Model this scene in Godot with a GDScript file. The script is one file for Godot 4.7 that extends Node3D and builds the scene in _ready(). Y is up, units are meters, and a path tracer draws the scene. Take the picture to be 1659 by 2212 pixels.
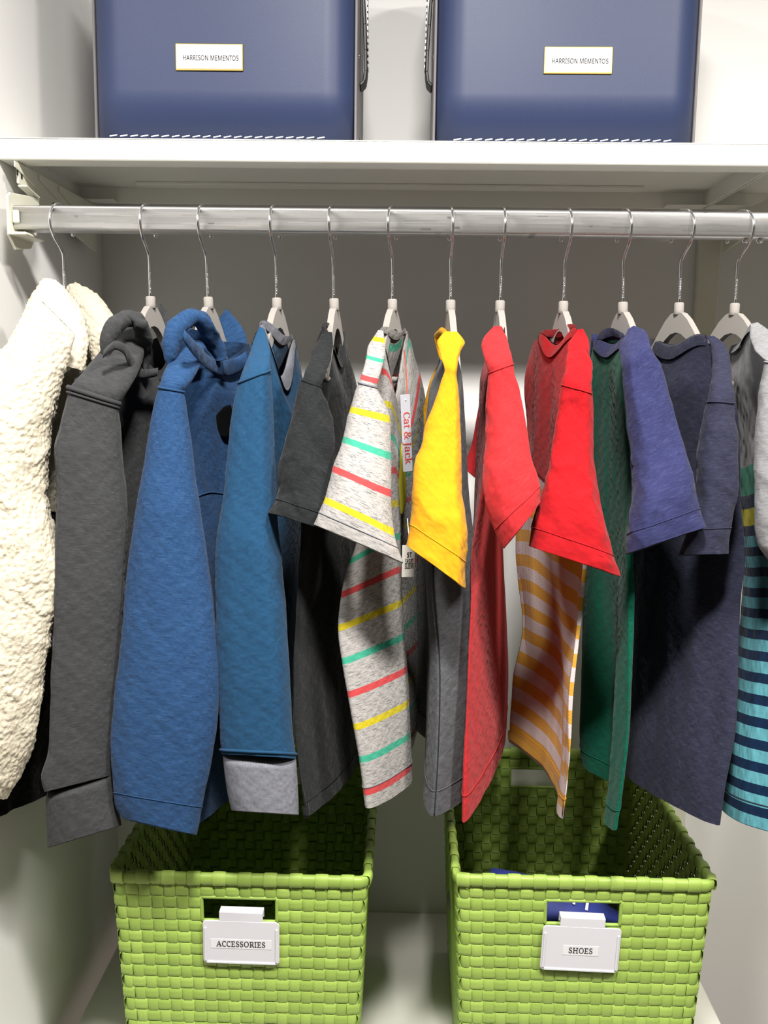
extends Node3D
# A wardrobe bay: twelve small garments on hangers, two woven baskets below, two navy boxes above.

const EYE := Vector3(0.0, 1.40, 0.93)
const FOCAL := 2020.0
var turned := Basis.from_euler(Vector3(deg_to_rad(-8.07), deg_to_rad(1.2), deg_to_rad(0.78)))
var names := {}
var mats := {}
var noise := FastNoiseLite.new()
var fine := FastNoiseLite.new()
var curl := FastNoiseLite.new()

# ------------------------------------------------------------------ helpers
func numbered(n: String) -> String:
	if not names.has(n):
		names[n] = 0
		return n
	names[n] += 1
	return "%s_%03d" % [n, names[n]]

func thing(called: String, label: String, category: String, where := Vector3.ZERO, group := "") -> Node3D:
	var o := Node3D.new()
	o.name = numbered(called)
	add_child(o)
	o.position = where
	tag(o, label, category, group)
	return o

func tag(o, label: String, category: String, group := "", kind := ""):
	if label: o.set_meta("label", label)
	if category: o.set_meta("category", category)
	if group: o.set_meta("group", group)
	if kind: o.set_meta("kind", kind)

func put(called: String, m: Mesh, mat: Material, parent: Node = self, where := Vector3.ZERO) -> MeshInstance3D:
	var o := MeshInstance3D.new()
	o.name = numbered(called) if parent == self else called
	o.mesh = m
	o.material_override = mat
	o.position = where
	parent.add_child(o, true)
	return o

func struct(called: String, m: Mesh, mat: Material, label: String, where := Vector3.ZERO) -> MeshInstance3D:
	var o := put(called, m, mat, self, where)
	tag(o, label, "", "", "structure")
	return o

# the point of the plane z that shows at a place of the photograph
func at(x: float, y: float, z: float) -> Vector3:
	var d := turned * Vector3((x - 829.5) / FOCAL, -(y - 1106.0) / FOCAL, -1.0)
	return EYE + d * ((z - EYE.z) / d.z)

func finish(pos: PackedVector3Array, uv: PackedVector2Array, idx: PackedInt32Array, flat := false) -> ArrayMesh:
	var st := SurfaceTool.new()
	st.begin(Mesh.PRIMITIVE_TRIANGLES)
	if flat:
		st.set_smooth_group(-1)
	for i in idx:
		if uv.size(): st.set_uv(uv[i])
		st.add_vertex(pos[i])
	st.generate_normals()
	return st.commit()

# a box with chamfered edges, centred at c
func chamfer(size: Vector3, b := 0.001, c := Vector3.ZERO) -> ArrayMesh:
	var st := SurfaceTool.new()
	st.begin(Mesh.PRIMITIVE_TRIANGLES)
	box_into(st, size, b, c)
	st.generate_normals()
	return st.commit()

func box_into(st: SurfaceTool, size: Vector3, b: float, c: Vector3, turn := Basis.IDENTITY):
	st.set_smooth_group(-1)
	var h := size * 0.5
	b = minf(b, minf(h.x, minf(h.y, h.z)) * 0.9)
	var v := []
	for s in 8:
		var sg := Vector3(1 if s & 1 else -1, 1 if s & 2 else -1, 1 if s & 4 else -1)
		for ax in 3:
			var p := h - Vector3(b, b, b)
			p[ax] = h[ax]
			v.append(c + turn * (p * sg))
	var quad := func(a, bb, cc, d, out: Vector3):
		var n: Vector3 = (v[cc] - v[a]).cross(v[bb] - v[a])
		var order = [a, bb, cc, a, cc, d] if n.dot(out) > 0 else [a, cc, bb, a, d, cc]
		for i in order:
			st.set_uv(Vector2(v[i].x + v[i].z, v[i].y))
			st.add_vertex(v[i])
	for ax in 3:
		var u := (ax + 1) % 3
		var w := (ax + 2) % 3
		for sgn in 2:
			var base := (1 << ax) * sgn
			var i0 := base * 3 + ax
			var out := Vector3.ZERO
			out[ax] = 1 if sgn else -1
			quad.call(i0, (base | (1 << u)) * 3 + ax, (base | (1 << u) | (1 << w)) * 3 + ax, (base | (1 << w)) * 3 + ax, turn * out)
		for su in 2:
			for sw in 2:
				var q := (1 << u) * su + (1 << w) * sw
				var out2 := Vector3.ZERO
				out2[u] = 1 if su else -1
				out2[w] = 1 if sw else -1
				quad.call(q * 3 + u, (q | (1 << ax)) * 3 + u, (q | (1 << ax)) * 3 + w, q * 3 + w, turn * out2)
	for s in 8:
		var sg := Vector3(1 if s & 1 else -1, 1 if s & 2 else -1, 1 if s & 4 else -1)
		var a = v[s * 3]
		var n: Vector3 = (v[s * 3 + 2] - a).cross(v[s * 3 + 1] - a)
		for i in ([0, 1, 2] if n.dot(turn * sg) > 0 else [0, 2, 1]):
			st.set_uv(Vector2.ZERO)
			st.add_vertex(v[s * 3 + i])

# a round tube along a path
func tube_into(st: SurfaceTool, path: PackedVector3Array, radius: float, sides := 8, squash := Vector3.ONE):
	st.set_smooth_group(1)
	var rings := []
	var up := Vector3(0.31, 0.87, 0.39)
	for i in path.size():
		var t := (path[mini(i + 1, path.size() - 1)] - path[maxi(i - 1, 0)]).normalized()
		var a := t.cross(up).normalized()
		var b := a.cross(t).normalized()
		up = b
		var ring := PackedVector3Array()
		for k in sides:
			var w := TAU * k / sides
			ring.append(path[i] + (a * cos(w) + b * sin(w)) * radius * squash)
		rings.append(ring)
	for i in rings.size() - 1:
		for k in sides:
			var k2 := (k + 1) % sides
			for p in [[i, k], [i + 1, k], [i + 1, k2], [i, k], [i + 1, k2], [i, k2]]:
				st.set_uv(Vector2(float(p[1]) / sides, p[0]))
				st.add_vertex(rings[p[0]][p[1]])
	for e in [0, rings.size() - 1]:
		for k in sides:
			var k2 := (k + 1) % sides
			var tri := [path[e], rings[e][k], rings[e][k2]] if e == 0 else [path[e], rings[e][k2], rings[e][k]]
			for p in tri:
				st.set_uv(Vector2.ZERO)
				st.add_vertex(p)

func tube(path: PackedVector3Array, radius: float, sides := 8) -> ArrayMesh:
	var st := SurfaceTool.new()
	st.begin(Mesh.PRIMITIVE_TRIANGLES)
	tube_into(st, path, radius, sides)
	st.generate_normals()
	return st.commit()

func lathe(profile: PackedVector2Array, sides := 20) -> ArrayMesh:
	var pos := PackedVector3Array()
	var idx := PackedInt32Array()
	for p in profile:
		for k in sides:
			pos.append(Vector3(cos(TAU * k / sides) * p.x, p.y, sin(TAU * k / sides) * p.x))
	for i in profile.size() - 1:
		for k in sides:
			var k2 := (k + 1) % sides
			idx.append_array([i * sides + k, i * sides + sides + k2, i * sides + sides + k, i * sides + k, i * sides + k2, i * sides + sides + k2])
	return finish(pos, PackedVector2Array(), idx)

# a flat outline (in x and y) given a thickness along z, with a bevelled rim
func plate(outline: PackedVector2Array, depth: float, bevel := 0.0005) -> ArrayMesh:
	var st := SurfaceTool.new()
	st.begin(Mesh.PRIMITIVE_TRIANGLES)
	st.set_smooth_group(-1)
	var o := outline
	if Geometry2D.is_polygon_clockwise(o):
		o.reverse()
	var inner := o
	var shrunk := Geometry2D.offset_polygon(o, -bevel)
	if bevel > 0 and shrunk.size() == 1 and shrunk[0].size() == o.size():
		inner = shrunk[0]
		var best := 0
		for i in inner.size():
			if inner[i].distance_to(o[0]) < inner[best].distance_to(o[0]): best = i
		var again := PackedVector2Array()
		for i in inner.size():
			again.append(inner[(i + best) % inner.size()])
		inner = again
	else:
		bevel = 0.0
	var n := o.size()
	var layers := [[inner, depth * 0.5], [o, depth * 0.5 - bevel], [o, -depth * 0.5 + bevel], [inner, -depth * 0.5]]
	for l in 3:
		for i in n:
			var j := (i + 1) % n
			var a := Vector3(layers[l][0][i].x, layers[l][0][i].y, layers[l][1])
			var b := Vector3(layers[l][0][j].x, layers[l][0][j].y, layers[l][1])
			var c := Vector3(layers[l + 1][0][j].x, layers[l + 1][0][j].y, layers[l + 1][1])
			var d := Vector3(layers[l + 1][0][i].x, layers[l + 1][0][i].y, layers[l + 1][1])
			for p in [a, b, c, a, c, d]:
				st.set_uv(Vector2(p.x, p.y))
				st.add_vertex(p)
	var tri := Geometry2D.triangulate_polygon(inner)
	for f in range(0, tri.size(), 3):
		for s in 2:
			var z := depth * 0.5 if s == 0 else -depth * 0.5
			for k in ([0, 2, 1] if s == 0 else [0, 1, 2]):
				var q := inner[tri[f + k]]
				st.set_uv(Vector2(q.x, q.y))
				st.add_vertex(Vector3(q.x, q.y, z))
	st.generate_normals()
	return st.commit()

func rounded(w: float, h: float, r: float, seg := 4) -> PackedVector2Array:
	var out := PackedVector2Array()
	for q in 4:
		var c := Vector2((w * 0.5 - r) * (1 if q in [0, 3] else -1), (h * 0.5 - r) * (1 if q < 2 else -1))
		for k in seg + 1:
			var a := PI * 0.5 * (q + float(k) / seg)
			out.append(c + Vector2(cos(a), sin(a)) * r)
	return out

func lettering(text: String, size: float, font: String, mat: Material, parent: Node, where: Vector3, wide := 0.05, turn := Vector3.ZERO, bold := 400, slanted := false) -> MeshInstance3D:
	var f := SystemFont.new()
	f.font_names = PackedStringArray([font])
	f.font_weight = bold
	f.font_italic = slanted
	var t := TextMesh.new()
	t.text = text
	t.font = f
	t.font_size = 64
	t.pixel_size = size / 64.0
	t.depth = 0.0003
	t.curve_step = 1.0
	var o := put("lettering", t, mat, parent, where)
	o.rotation_degrees = turn
	o.scale = Vector3(wide / maxf(t.get_aabb().size.x, 0.0001), 1, 1)
	return o

# ------------------------------------------------------------------ materials
func flat_mat(key: String, c: Color, rough := 0.6, metal := 0.0) -> StandardMaterial3D:
	if mats.has(key): return mats[key]
	var m := StandardMaterial3D.new()
	m.albedo_color = c
	m.roughness = rough
	m.metallic = metal
	mats[key] = m
	return m

func noise_tex(freq: float, seed_: int, as_normal := false, strength := 4.0, type := FastNoiseLite.TYPE_SIMPLEX_SMOOTH) -> NoiseTexture2D:
	var n := FastNoiseLite.new()
	n.noise_type = type
	n.frequency = freq
	n.seed = seed_
	n.fractal_octaves = 4
	var t := NoiseTexture2D.new()
	t.width = 512
	t.height = 512
	t.seamless = true
	t.noise = n
	t.as_normal_map = as_normal
	t.bump_strength = strength
	return t

# painted metal or wall: a whisper of orange peel
func painted(key: String, c: Color, rough: float, scale_ := 3.0, strength := 1.0) -> StandardMaterial3D:
	var m := flat_mat(key, c, rough)
	m.uv1_triplanar = true
	m.uv1_world_triplanar = true
	m.uv1_scale = Vector3.ONE * scale_
	m.normal_enabled = true
	m.normal_texture = noise_tex(0.09, 5, true, strength)
	m.normal_scale = 0.07
	return m

# cloth takes up about four tenths of the light that a swatch card sends back
func dyed(c: Color) -> Color:
	var l := c.srgb_to_linear()
	return Color(l.r * 0.58, l.g * 0.58, l.b * 0.58).linear_to_srgb()

# jersey: streaks of lighter and darker yarn over a base; rows of pixels run along the knit
func yarn(img: Image, rect: Rect2i, base: Color, light: Color, dark: Color, streaks: int, length: int, seed_: int):
	var r := RandomNumberGenerator.new()
	r.seed = seed_
	base = dyed(base)
	light = dyed(light)
	dark = dyed(dark)
	img.fill_rect(rect, base)
	for k in streaks:
		var c := base.lerp(light if r.randf() < 0.5 else dark, r.randf_range(0.25, 1.0))
		var x := r.randi_range(0, rect.size.x - 1)
		var y := r.randi_range(0, rect.size.y - 1)
		var n := r.randi_range(length / 3, length)
		var drift := 0
		for i in n:
			if r.randf() < 0.06: drift += 1 if r.randf() < 0.5 else -1
			var px := rect.position.x + (x + i) % rect.size.x
			var py := rect.position.y + posmod(y + drift, rect.size.y)
			img.set_pixel(px, py, img.get_pixel(px, py).lerp(c, 0.55))

func cloth_mat(key: String, tex: Texture2D, metres: Vector2, rough := 0.95, sheen := 0.12) -> StandardMaterial3D:
	var m := StandardMaterial3D.new()
	m.albedo_texture = tex
	m.uv1_scale = Vector3(1.0 / metres.x, 1.0 / metres.y, 1)
	m.roughness = rough
	m.metallic_specular = 0.15
	m.cull_mode = BaseMaterial3D.CULL_DISABLED
	m.rim_enabled = true
	m.rim = sheen
	m.rim_tint = 0.9
	m.normal_enabled = true
	if not mats.has("knit_bump"):
		var im := Image.create_empty(64, 64, false, Image.FORMAT_RGB8)
		var r := RandomNumberGenerator.new()
		r.seed = 9
		for y in 64:
			for x in 64:
				var v := 0.5 + 0.25 * sin(TAU * x / 8.0 + (1.6 if (y / 4) % 2 else 0.0)) * sin(TAU * y / 8.0) + r.randf_range(-0.2, 0.2)
				im.set_pixel(x, y, Color(v, v, v))
		im.bump_map_to_normal_map(2.0)
		var holder := StandardMaterial3D.new()
		holder.normal_texture = ImageTexture.create_from_image(im)
		mats["knit_bump"] = holder
	m.normal_texture = mats["knit_bump"].normal_texture
	m.normal_scale = 0.25
	mats[key] = m
	return m

func jersey(key: String, base: Color, light: Color, dark: Color, streaks := 9000, length := 26, seed_ := 1) -> StandardMaterial3D:
	var im := Image.create_empty(512, 512, false, Image.FORMAT_RGB8)
	yarn(im, Rect2i(0, 0, 512, 512), base, light, dark, streaks, length, seed_)
	return cloth_mat(key, ImageTexture.create_from_image(im), Vector2(0.16, 0.16))

# ------------------------------------------------------------------ cloth
# a curve through the traced places of the photograph, spread evenly over n + 1 rows
func trace(p: Array, z0: float, z1: float, n: int) -> PackedVector3Array:
	var raw := PackedVector2Array()
	for i in range(0, p.size(), 2):
		raw.append(Vector2(p[i], p[i + 1]))
	var c := Curve2D.new()
	for i in raw.size():
		var t := Vector2.ZERO
		if i > 0 and i < raw.size() - 1:
			var a := raw[i] - raw[i - 1]
			var b := raw[i + 1] - raw[i]
			t = (a / a.length() + b / b.length()) * 0.5 * minf(a.length(), b.length()) * 0.36
		c.add_point(raw[i], -t, t)
	var out := PackedVector3Array()
	var whole := c.get_baked_length()
	for i in n + 1:
		var s := float(i) / n
		var q := c.sample_baked(whole * s, true)
		out.append(at(q.x, q.y, lerpf(z0, z1, smoothstep(0.0, 1.0, s))))
	return out

func bend(ring: PackedVector3Array, per: int) -> PackedVector3Array:
	# a closed smooth curve through the corners of a ring
	var n := ring.size()
	var out := PackedVector3Array()
	for i in n:
		var p0 := ring[(i + n - 1) % n]
		var p1 := ring[i]
		var p2 := ring[(i + 1) % n]
		var p3 := ring[(i + 2) % n]
		var d0 := maxf(p0.distance_to(p1), 1e-5)
		var d1 := maxf(p1.distance_to(p2), 1e-5)
		var d2 := maxf(p2.distance_to(p3), 1e-5)
		var m1 := ((p1 - p0) / d0 * d1 + (p2 - p1) / d1 * d0) / (d0 + d1) * d1
		var m2 := ((p2 - p1) / d1 * d2 + (p3 - p2) / d2 * d1) / (d1 + d2) * d1
		for k in per:
			var s := float(k) / per
			out.append(p1 * (2 * s * s * s - 3 * s * s + 1) + m1 * (s * s * s - 2 * s * s + s) + p2 * (-2 * s * s * s + 3 * s * s) + m2 * (s * s * s - s * s))
	return out

func normals_of(g: Array) -> Array:
	var out := []
	var cols: int = g[0].size()
	for r in g.size():
		var a: PackedVector3Array = g[maxi(r - 1, 0)]
		var b: PackedVector3Array = g[mini(r + 1, g.size() - 1)]
		var line := PackedVector3Array()
		for c in cols:
			var du: Vector3 = g[r][(c + 1) % cols] - g[r][(c + cols - 1) % cols]
			line.append((b[c] - a[c]).cross(du).normalized())
		out.append(line)
	# outward: away from the middle of the ring
	var mid := Vector3.ZERO
	var row := g.size() / 2
	for p in g[row]: mid += p
	mid /= cols
	var s := 0.0
	for c in cols:
		s += out[row][c].dot(g[row][c] - mid)
	if s < 0:
		for r in out.size():
			for c in cols:
				out[r][c] = -out[r][c]
	return out

# folds and creases, pushed along the normals; steep = how upright the folds run
func crumple(g: Array, amp: float, freq := 14.0, steep := 0.35, lean := 0.0, seed_ := 0.0, keep_top := true):
	var nn := normals_of(g)
	for r in g.size():
		var s := float(r) / (g.size() - 1)
		var k := smoothstep(0.0, 0.12, s) if keep_top else 1.0
		for c in g[r].size():
			var p: Vector3 = g[r][c]
			var q := Vector3(p.x + p.y * lean, p.y * steep, p.z)
			var v := noise.get_noise_3d(q.x * freq + seed_ * 7.0, q.y * freq, q.z * freq)
			var w := 1.0 - absf(fine.get_noise_3d((p.x + p.y * 0.6) * freq * 1.3 + seed_ * 3.0, (p.y - p.x * 0.5) * freq * 0.8, p.z * freq))
			g[r][c] = p + nn[r][c] * amp * k * (v + (pow(w, 3.0) - 0.5) * (0.5 if steep > 0.3 else 0.08))

func cloth(called: String, g: Array, mat: Material, parent: Node, r0 := 0, r1 := -1, hem := 0.012, shift := Vector2.ZERO, fit := false) -> MeshInstance3D:
	if r1 < 0: r1 = g.size() - 1
	var nn := normals_of(g)
	var cols: int = g[0].size()
	var lines := []
	var ups := []
	for r in range(r0, r1 + 1):
		lines.append(g[r])
		ups.append(nn[r])
	if hem > 0.0:   # the edge turns in and goes back up inside
		for k in 3:
			var back: float = [0.0, 0.35, 1.0][k] * hem
			var line := PackedVector3Array()
			var nl := PackedVector3Array()
			for c in cols:
				var dir: Vector3 = (g[maxi(r1 - 3, 0)][c] - g[r1][c]).normalized()
				line.append(g[r1][c] + dir * back - nn[r1][c] * (0.0018 if k > 0 else 0.0009) + dir * (-0.0006 if k == 0 else 0.0))
				nl.append(-nn[r1][c] if k > 0 else (-dir))
			lines.append(line)
			ups.append(nl)
	var pos := PackedVector3Array()
	var nor := PackedVector3Array()
	var uv := PackedVector2Array()
	var idx := PackedInt32Array()
	var tall := 0.0
	var lens := PackedFloat32Array([0.0])
	for r in range(1, lines.size()):
		var d := 0.0
		for c in range(0, cols, 4):
			d += lines[r][c].distance_to(lines[r - 1][c])
		tall += d / ceilf(cols / 4.0)
		lens.append(tall)
	var around := PackedFloat32Array([0.0])
	var mr := lines.size() / 2
	for c in cols:
		around.append(around[c] + lines[mr][c].distance_to(lines[mr][(c + 1) % cols]))
	if fit:   # v runs from 0 at the top to 1 at the edge
		for r in lens.size(): lens[r] /= lens[r1 - r0]
	for r in lines.size():
		for c in cols + 1:
			pos.append(lines[r][c % cols])
			nor.append(ups[r][c % cols])
			uv.append(Vector2(around[c], lens[r]) + shift)
	var w := cols + 1
	# wind every face so that it agrees with its normal
	var votes := 0.0
	for c in cols:
		var probe := mini(mr, lines.size() - 2) * w + c
		votes += (pos[probe + w] - pos[probe]).cross(pos[probe + 1] - pos[probe]).dot(nor[probe])
	var keep := votes > 0
	for r in lines.size() - 1:
		for c in cols:
			var i := r * w + c
			if keep:
				idx.append_array([i, i + 1, i + w, i + 1, i + w + 1, i + w])
			else:
				idx.append_array([i, i + w, i + 1, i + 1, i + w, i + w + 1])
	var arr := []
	arr.resize(Mesh.ARRAY_MAX)
	arr[Mesh.ARRAY_VERTEX] = pos
	arr[Mesh.ARRAY_NORMAL] = nor
	arr[Mesh.ARRAY_TEX_UV] = uv
	arr[Mesh.ARRAY_INDEX] = idx
	var m := ArrayMesh.new()
	m.add_surface_from_arrays(Mesh.PRIMITIVE_TRIANGLES, arr)
	return put(called, m, mat, parent)

# a stitched line along one row of a cloth, c0..c1 of its columns
func stitch(g: Array, row: int, mat: Material, parent: Node, radius := 0.0007, c0 := 0, c1 := -1, called := "seam"):
	var nn := normals_of(g)
	var cols: int = g[0].size()
	if c1 < 0: c1 = cols
	var path := PackedVector3Array()
	for c in range(c0, c1 + 1):
		path.append(g[row][c % cols] + nn[row][c % cols] * radius * 0.35)
	return put(called, tube(path, radius, 6), mat, parent)

# the same down one column
func crease_line(g: Array, col: int, r0: int, r1: int, mat: Material, parent: Node, radius := 0.0007, called := "seam"):
	var nn := normals_of(g)
	var path := PackedVector3Array()
	for r in range(r0, r1 + 1):
		path.append(g[r][col] + nn[r][col] * radius * 0.35)
	return put(called, tube(path, radius, 6), mat, parent)

# sleeve: a flattened tube between its two traced edges
func sleeve(L: Array, R: Array, z0: float, z1: float, thick: float, rows := 80, per := 56, flat := 1.0, top_thin := true) -> Array:
	var l := trace(L, z0, z1, rows)
	var r := trace(R, z0, z1, rows)
	var g := []
	for i in rows + 1:
		var c := (l[i] + r[i]) * 0.5
		var a := (r[i] - l[i]) * 0.5
		var toward := (EYE - c).normalized()
		var b := (toward - a.normalized() * toward.dot(a.normalized())).normalized()
		var t := minf(thick, a.length() * 0.9) * (0.08 + 0.92 * sqrt(smoothstep(0.0, 0.22, float(i) / rows))) if top_thin else minf(thick, a.length() * 0.9)
		var line := PackedVector3Array()
		for k in per:
			var w := TAU * k / per
			var sy := signf(sin(w)) * pow(absf(sin(w)), flat)
			line.append(c - a * cos(w) + b * sy * t)
		g.append(line)
	return g

# shoulder and sleeve in one run: the first rows reach from the neck to the seam, the rest from the seam to the hem
func armed(L0: Array, R0: Array, L1: Array, R1: Array, z0: float, zs: float, z1: float, thick: float, above := 20, below := 72, per := 56, skew := 0.0) -> Array:
	var l := trace(L0, z0, zs, above)
	var r := trace(R0, z0, zs, above)
	l.append_array(trace(L1, zs, z1, below).slice(1))
	r.append_array(trace(R1, zs, z1, below).slice(1))
	var g := []
	for i in l.size():
		var c := (l[i] + r[i]) * 0.5
		var a := (r[i] - l[i]) * 0.5
		var toward := (EYE - c).normalized()
		var b := (toward - a.normalized() * toward.dot(a.normalized())).normalized()
		var t := minf(thick, a.length() * 0.85)
		var shut := sqrt(smoothstep(0.0, 9.0, i + 0.12))
		var line := PackedVector3Array()
		for k in per:
			var w := TAU * k / per
			line.append(c - a * clampf(cos(w) - skew * maxf(0.0, sin(w)) * (1.0 - absf(cos(w))), -1.0, 1.0) * lerpf(0.55, 1.0, minf(1.0, shut * 1.2)) + b * sin(w) * t * shut)
		g.append(line)
	return g

# body: near and far side seams traced; the tops of front and back panels traced; side = +1 when the front faces right
func body(N: Array, F: Array, tops: Array, side: float, front: float, back: float, zn := 0.125, zf := -0.12, rows := 90, per := 12, zs := [0.055, 0.0, -0.055], hold := 4.0, ov := {}, zf2 := -9.0) -> Array:
	var n := trace(N, zn * 0.70, zn, rows)
	var f := trace(F, zf, zf if zf2 < -1.0 else zf2, rows)
	var fixed := {}
	for k in ov: fixed[k] = trace(ov[k].slice(2), ov[k][0], ov[k][1], rows)
	var t3 := [at(tops[0], tops[1], zs[0]), at(tops[2], tops[3], zs[1]), at(tops[4], tops[5], zs[2])]
	var b2 := at(tops[6], tops[7], zs[1] - 0.008)
	var g := []
	var shares := [(zn - zs[0]) / (zn - zf), (zn - zs[1]) / (zn - zf), (zn - zs[2]) / (zn - zf)]
	var base0 := []
	for k in 3: base0.append(n[0].lerp(f[0], shares[k]))
	for i in rows + 1:
		var s := float(i) / rows
		var grow := (0.12 + 0.88 * smoothstep(0.0, 0.10, s))
		var fade := exp(-s * hold) * (1.0 - smoothstep(0.6, 1.0, s))
		var across := f[i] - n[i]
		across.y = 0
		var out := across.cross(Vector3.UP).normalized()
		if out.x * side < 0: out = -out
		var A := []
		var B := []
		for k in 3:
			var base := n[i].lerp(f[i], shares[k])
			var round_: float = [0.75, 1.0, 0.85][k]
			A.append(base + (t3[k] - base0[k]) * fade + out * front * round_ * grow)
			var top: Vector3 = b2 if k == 1 else t3[k]
			B.append(base + (top - base0[k]) * fade - out * back * round_ * grow)
		var ring := PackedVector3Array([n[i], A[0], A[1], A[2], f[i], B[2], B[1], B[0]])
		for k in fixed: ring[k] = fixed[k][i]
		g.append(bend(ring, per))
	return g

# a ribbed band round the neck of a body grid
func collar(g: Array, per: int, wide: float, mat: Material, parent: Node, inward := 0.45, called := "collar"):
	var loop := PackedVector3Array()
	for c in range(per, per * 3 + 1): loop.append(g[0][c])
	for c in range(per * 5 + 1, per * 7): loop.append(g[0][c])
	var n := loop.size()
	var mid := Vector3.ZERO
	for p in loop: mid += p
	mid /= n
	var axis := loop[per * 2] - loop[0]
	axis.y = 0
	var perp := axis.cross(Vector3.UP).normalized()
	if (loop[per] - mid).dot(perp) < 0: perp = -perp
	var h := []
	for k in 5: h.append(PackedVector3Array())
	for i in n:
		var p := loop[i]
		var inw := -perp if i <= per * 2 else perp
		inw *= minf(1.0, absf(sin(PI * i / (2.0 * per))) + 0.15)
		var dir := (Vector3.UP + inw * inward).normalized()
		var off := -inw * 0.0016
		h[0].append(p - dir * 0.002 + off)
		var wd := wide * (0.30 + 0.70 * pow(absf(sin(PI * i / (2.0 * per))), 0.6))
		h[1].append(p + dir * wd * 0.3 + off * 1.3)
		h[2].append(p + dir * wd * 0.8 + off)
		h[3].append(p + dir * wd)
		h[4].append(p + dir * wd * 0.3 - off * 0.5)
	return cloth(called, h, mat, parent, 0, -1, 0.0)

# ------------------------------------------------------------------ things that repeat
func make_hanger() -> Node3D:
	var t := thing("clothes_hanger", "", "hanger")
	# body: a flat wishbone that runs front to back, its apex at the origin
	var half := [[0.0, 0.0, 0.020], [0.009, -0.002, 0.0195], [0.018, -0.0085, 0.018], [0.027, -0.018, 0.0165], [0.036, -0.0285, 0.015], [0.046, -0.039, 0.0135], [0.055, -0.0475, 0.0125], [0.063, -0.055, 0.0115], [0.068, -0.0595, 0.009], [0.070, -0.062, 0.004]]
	var top := PackedVector2Array()
	var low := PackedVector2Array()
	for i in range(half.size() - 1, -1, -1):
		top.append(Vector2(-half[i][0], half[i][1]))
		low.append(Vector2(-half[i][0] * 0.93, half[i][1] - half[i][2]))
	for i in range(1, half.size()):
		top.append(Vector2(half[i][0], half[i][1]))
		low.append(Vector2(half[i][0] * 0.93, half[i][1] - half[i][2]))
	low.reverse()
	top.append_array(low)
	var b := put("hanger_body", plate(top, 0.0062, 0.0012), mats["velvet"], t)
	b.rotation.y = PI / 2
	put("trouser_bar", tube(PackedVector3Array([Vector3(0, -0.060, 0.068), Vector3(0, -0.066, 0.066), Vector3(0, -0.069, 0.058), Vector3(0, -0.069, -0.058), Vector3(0, -0.066, -0.066), Vector3(0, -0.060, -0.068)]), 0.003, 8), mats["velvet"], t)
	put("neck", lathe(PackedVector2Array([Vector2(0.0, 0.0085), Vector2(0.0038, 0.0085), Vector2(0.0046, 0.0075), Vector2(0.0046, 0.001), Vector2(0.0052, -0.003), Vector2(0.0, -0.003)]), 16), mats["velvet"], t)
	var c := Curve3D.new()
	var pts := [[0.0, 0.004], [0.0, 0.030], [0.0, 0.047], [0.0045, 0.054], [0.0135, 0.063], [0.0185, 0.073], [0.0175, 0.083], [0.011, 0.0915], [0.001, 0.0945], [-0.009, 0.0925], [-0.0165, 0.086], [-0.0190, 0.078], [-0.0180, 0.0695]]
	for i in pts.size():
		var p := Vector3(0, pts[i][1], pts[i][0])
		var q0: Array = pts[maxi(i - 1, 0)]
		var q1: Array = pts[mini(i + 1, pts.size() - 1)]
		var tan := Vector3(0, q1[1] - q0[1], q1[0] - q0[0]).normalized()
		var len0 := p.distance_to(Vector3(0, q0[1], q0[0])) * 0.33
		var len1 := p.distance_to(Vector3(0, q1[1], q1[0])) * 0.33
		c.add_point(p, -tan * len0, tan * len1)
	c.bake_interval = 0.002
	put("hook", tube(c.get_baked_points(), 0.00155, 10), mats["chrome"], t)
	var ball := SphereMesh.new()
	ball.radius = 0.0022
	ball.height = 0.0044
	ball.radial_segments = 12
	ball.rings = 8
	put("hook_tip", ball, mats["chrome"], t, Vector3(0, 0.0690, -0.0178))
	# the threaded shank that catches the light
	var st := SurfaceTool.new()
	st.begin(Mesh.PRIMITIVE_TRIANGLES)
	var spiral := PackedVector3Array()
	for i in 90:
		spiral.append(Vector3(cos(i * 0.9) * 0.0015, 0.012 + i * 0.00022, sin(i * 0.9) * 0.0015))
	tube_into(st, spiral, 0.0004, 5)
	st.generate_normals()
	put("thread", st.commit(), mats["chrome"], t)
	return t

# ring of the basket wall: a counts straps round the rim, h is the height
const STRAPS := [20, 26, 20, 26]
func wall_at(a: float, h: float, size: Vector3, taper: float, out: float) -> Vector3:
	var p := Vector2.ZERO
	for d in [-0.6, -0.3, 0.0, 0.3, 0.6]:
		p += rim_at(a + d)
	p /= 5.0
	var e := rim_at(a + 0.7) - rim_at(a - 0.7)
	var k := 1.0 - (1.0 - h / size.y) * taper
	var tangent := Vector2(e.x * size.x, e.y * size.z).normalized()
	var nrm := Vector2(-tangent.y, tangent.x)
	return Vector3(p.x * size.x * k + nrm.x * out, h, p.y * size.z * k + nrm.y * out)

func rim_at(a: float) -> Vector2:
	a = fposmod(a, 92.0)
	if a < 20.0: return Vector2(-0.5 + a / 20.0, 0.5)
	a -= 20.0
	if a < 26.0: return Vector2(0.5, 0.5 - a / 26.0)
	a -= 26.0
	if a < 20.0: return Vector2(0.5 - a / 20.0, -0.5)
	a -= 20.0
	return Vector2(-0.5, -0.5 + a / 26.0)

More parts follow.
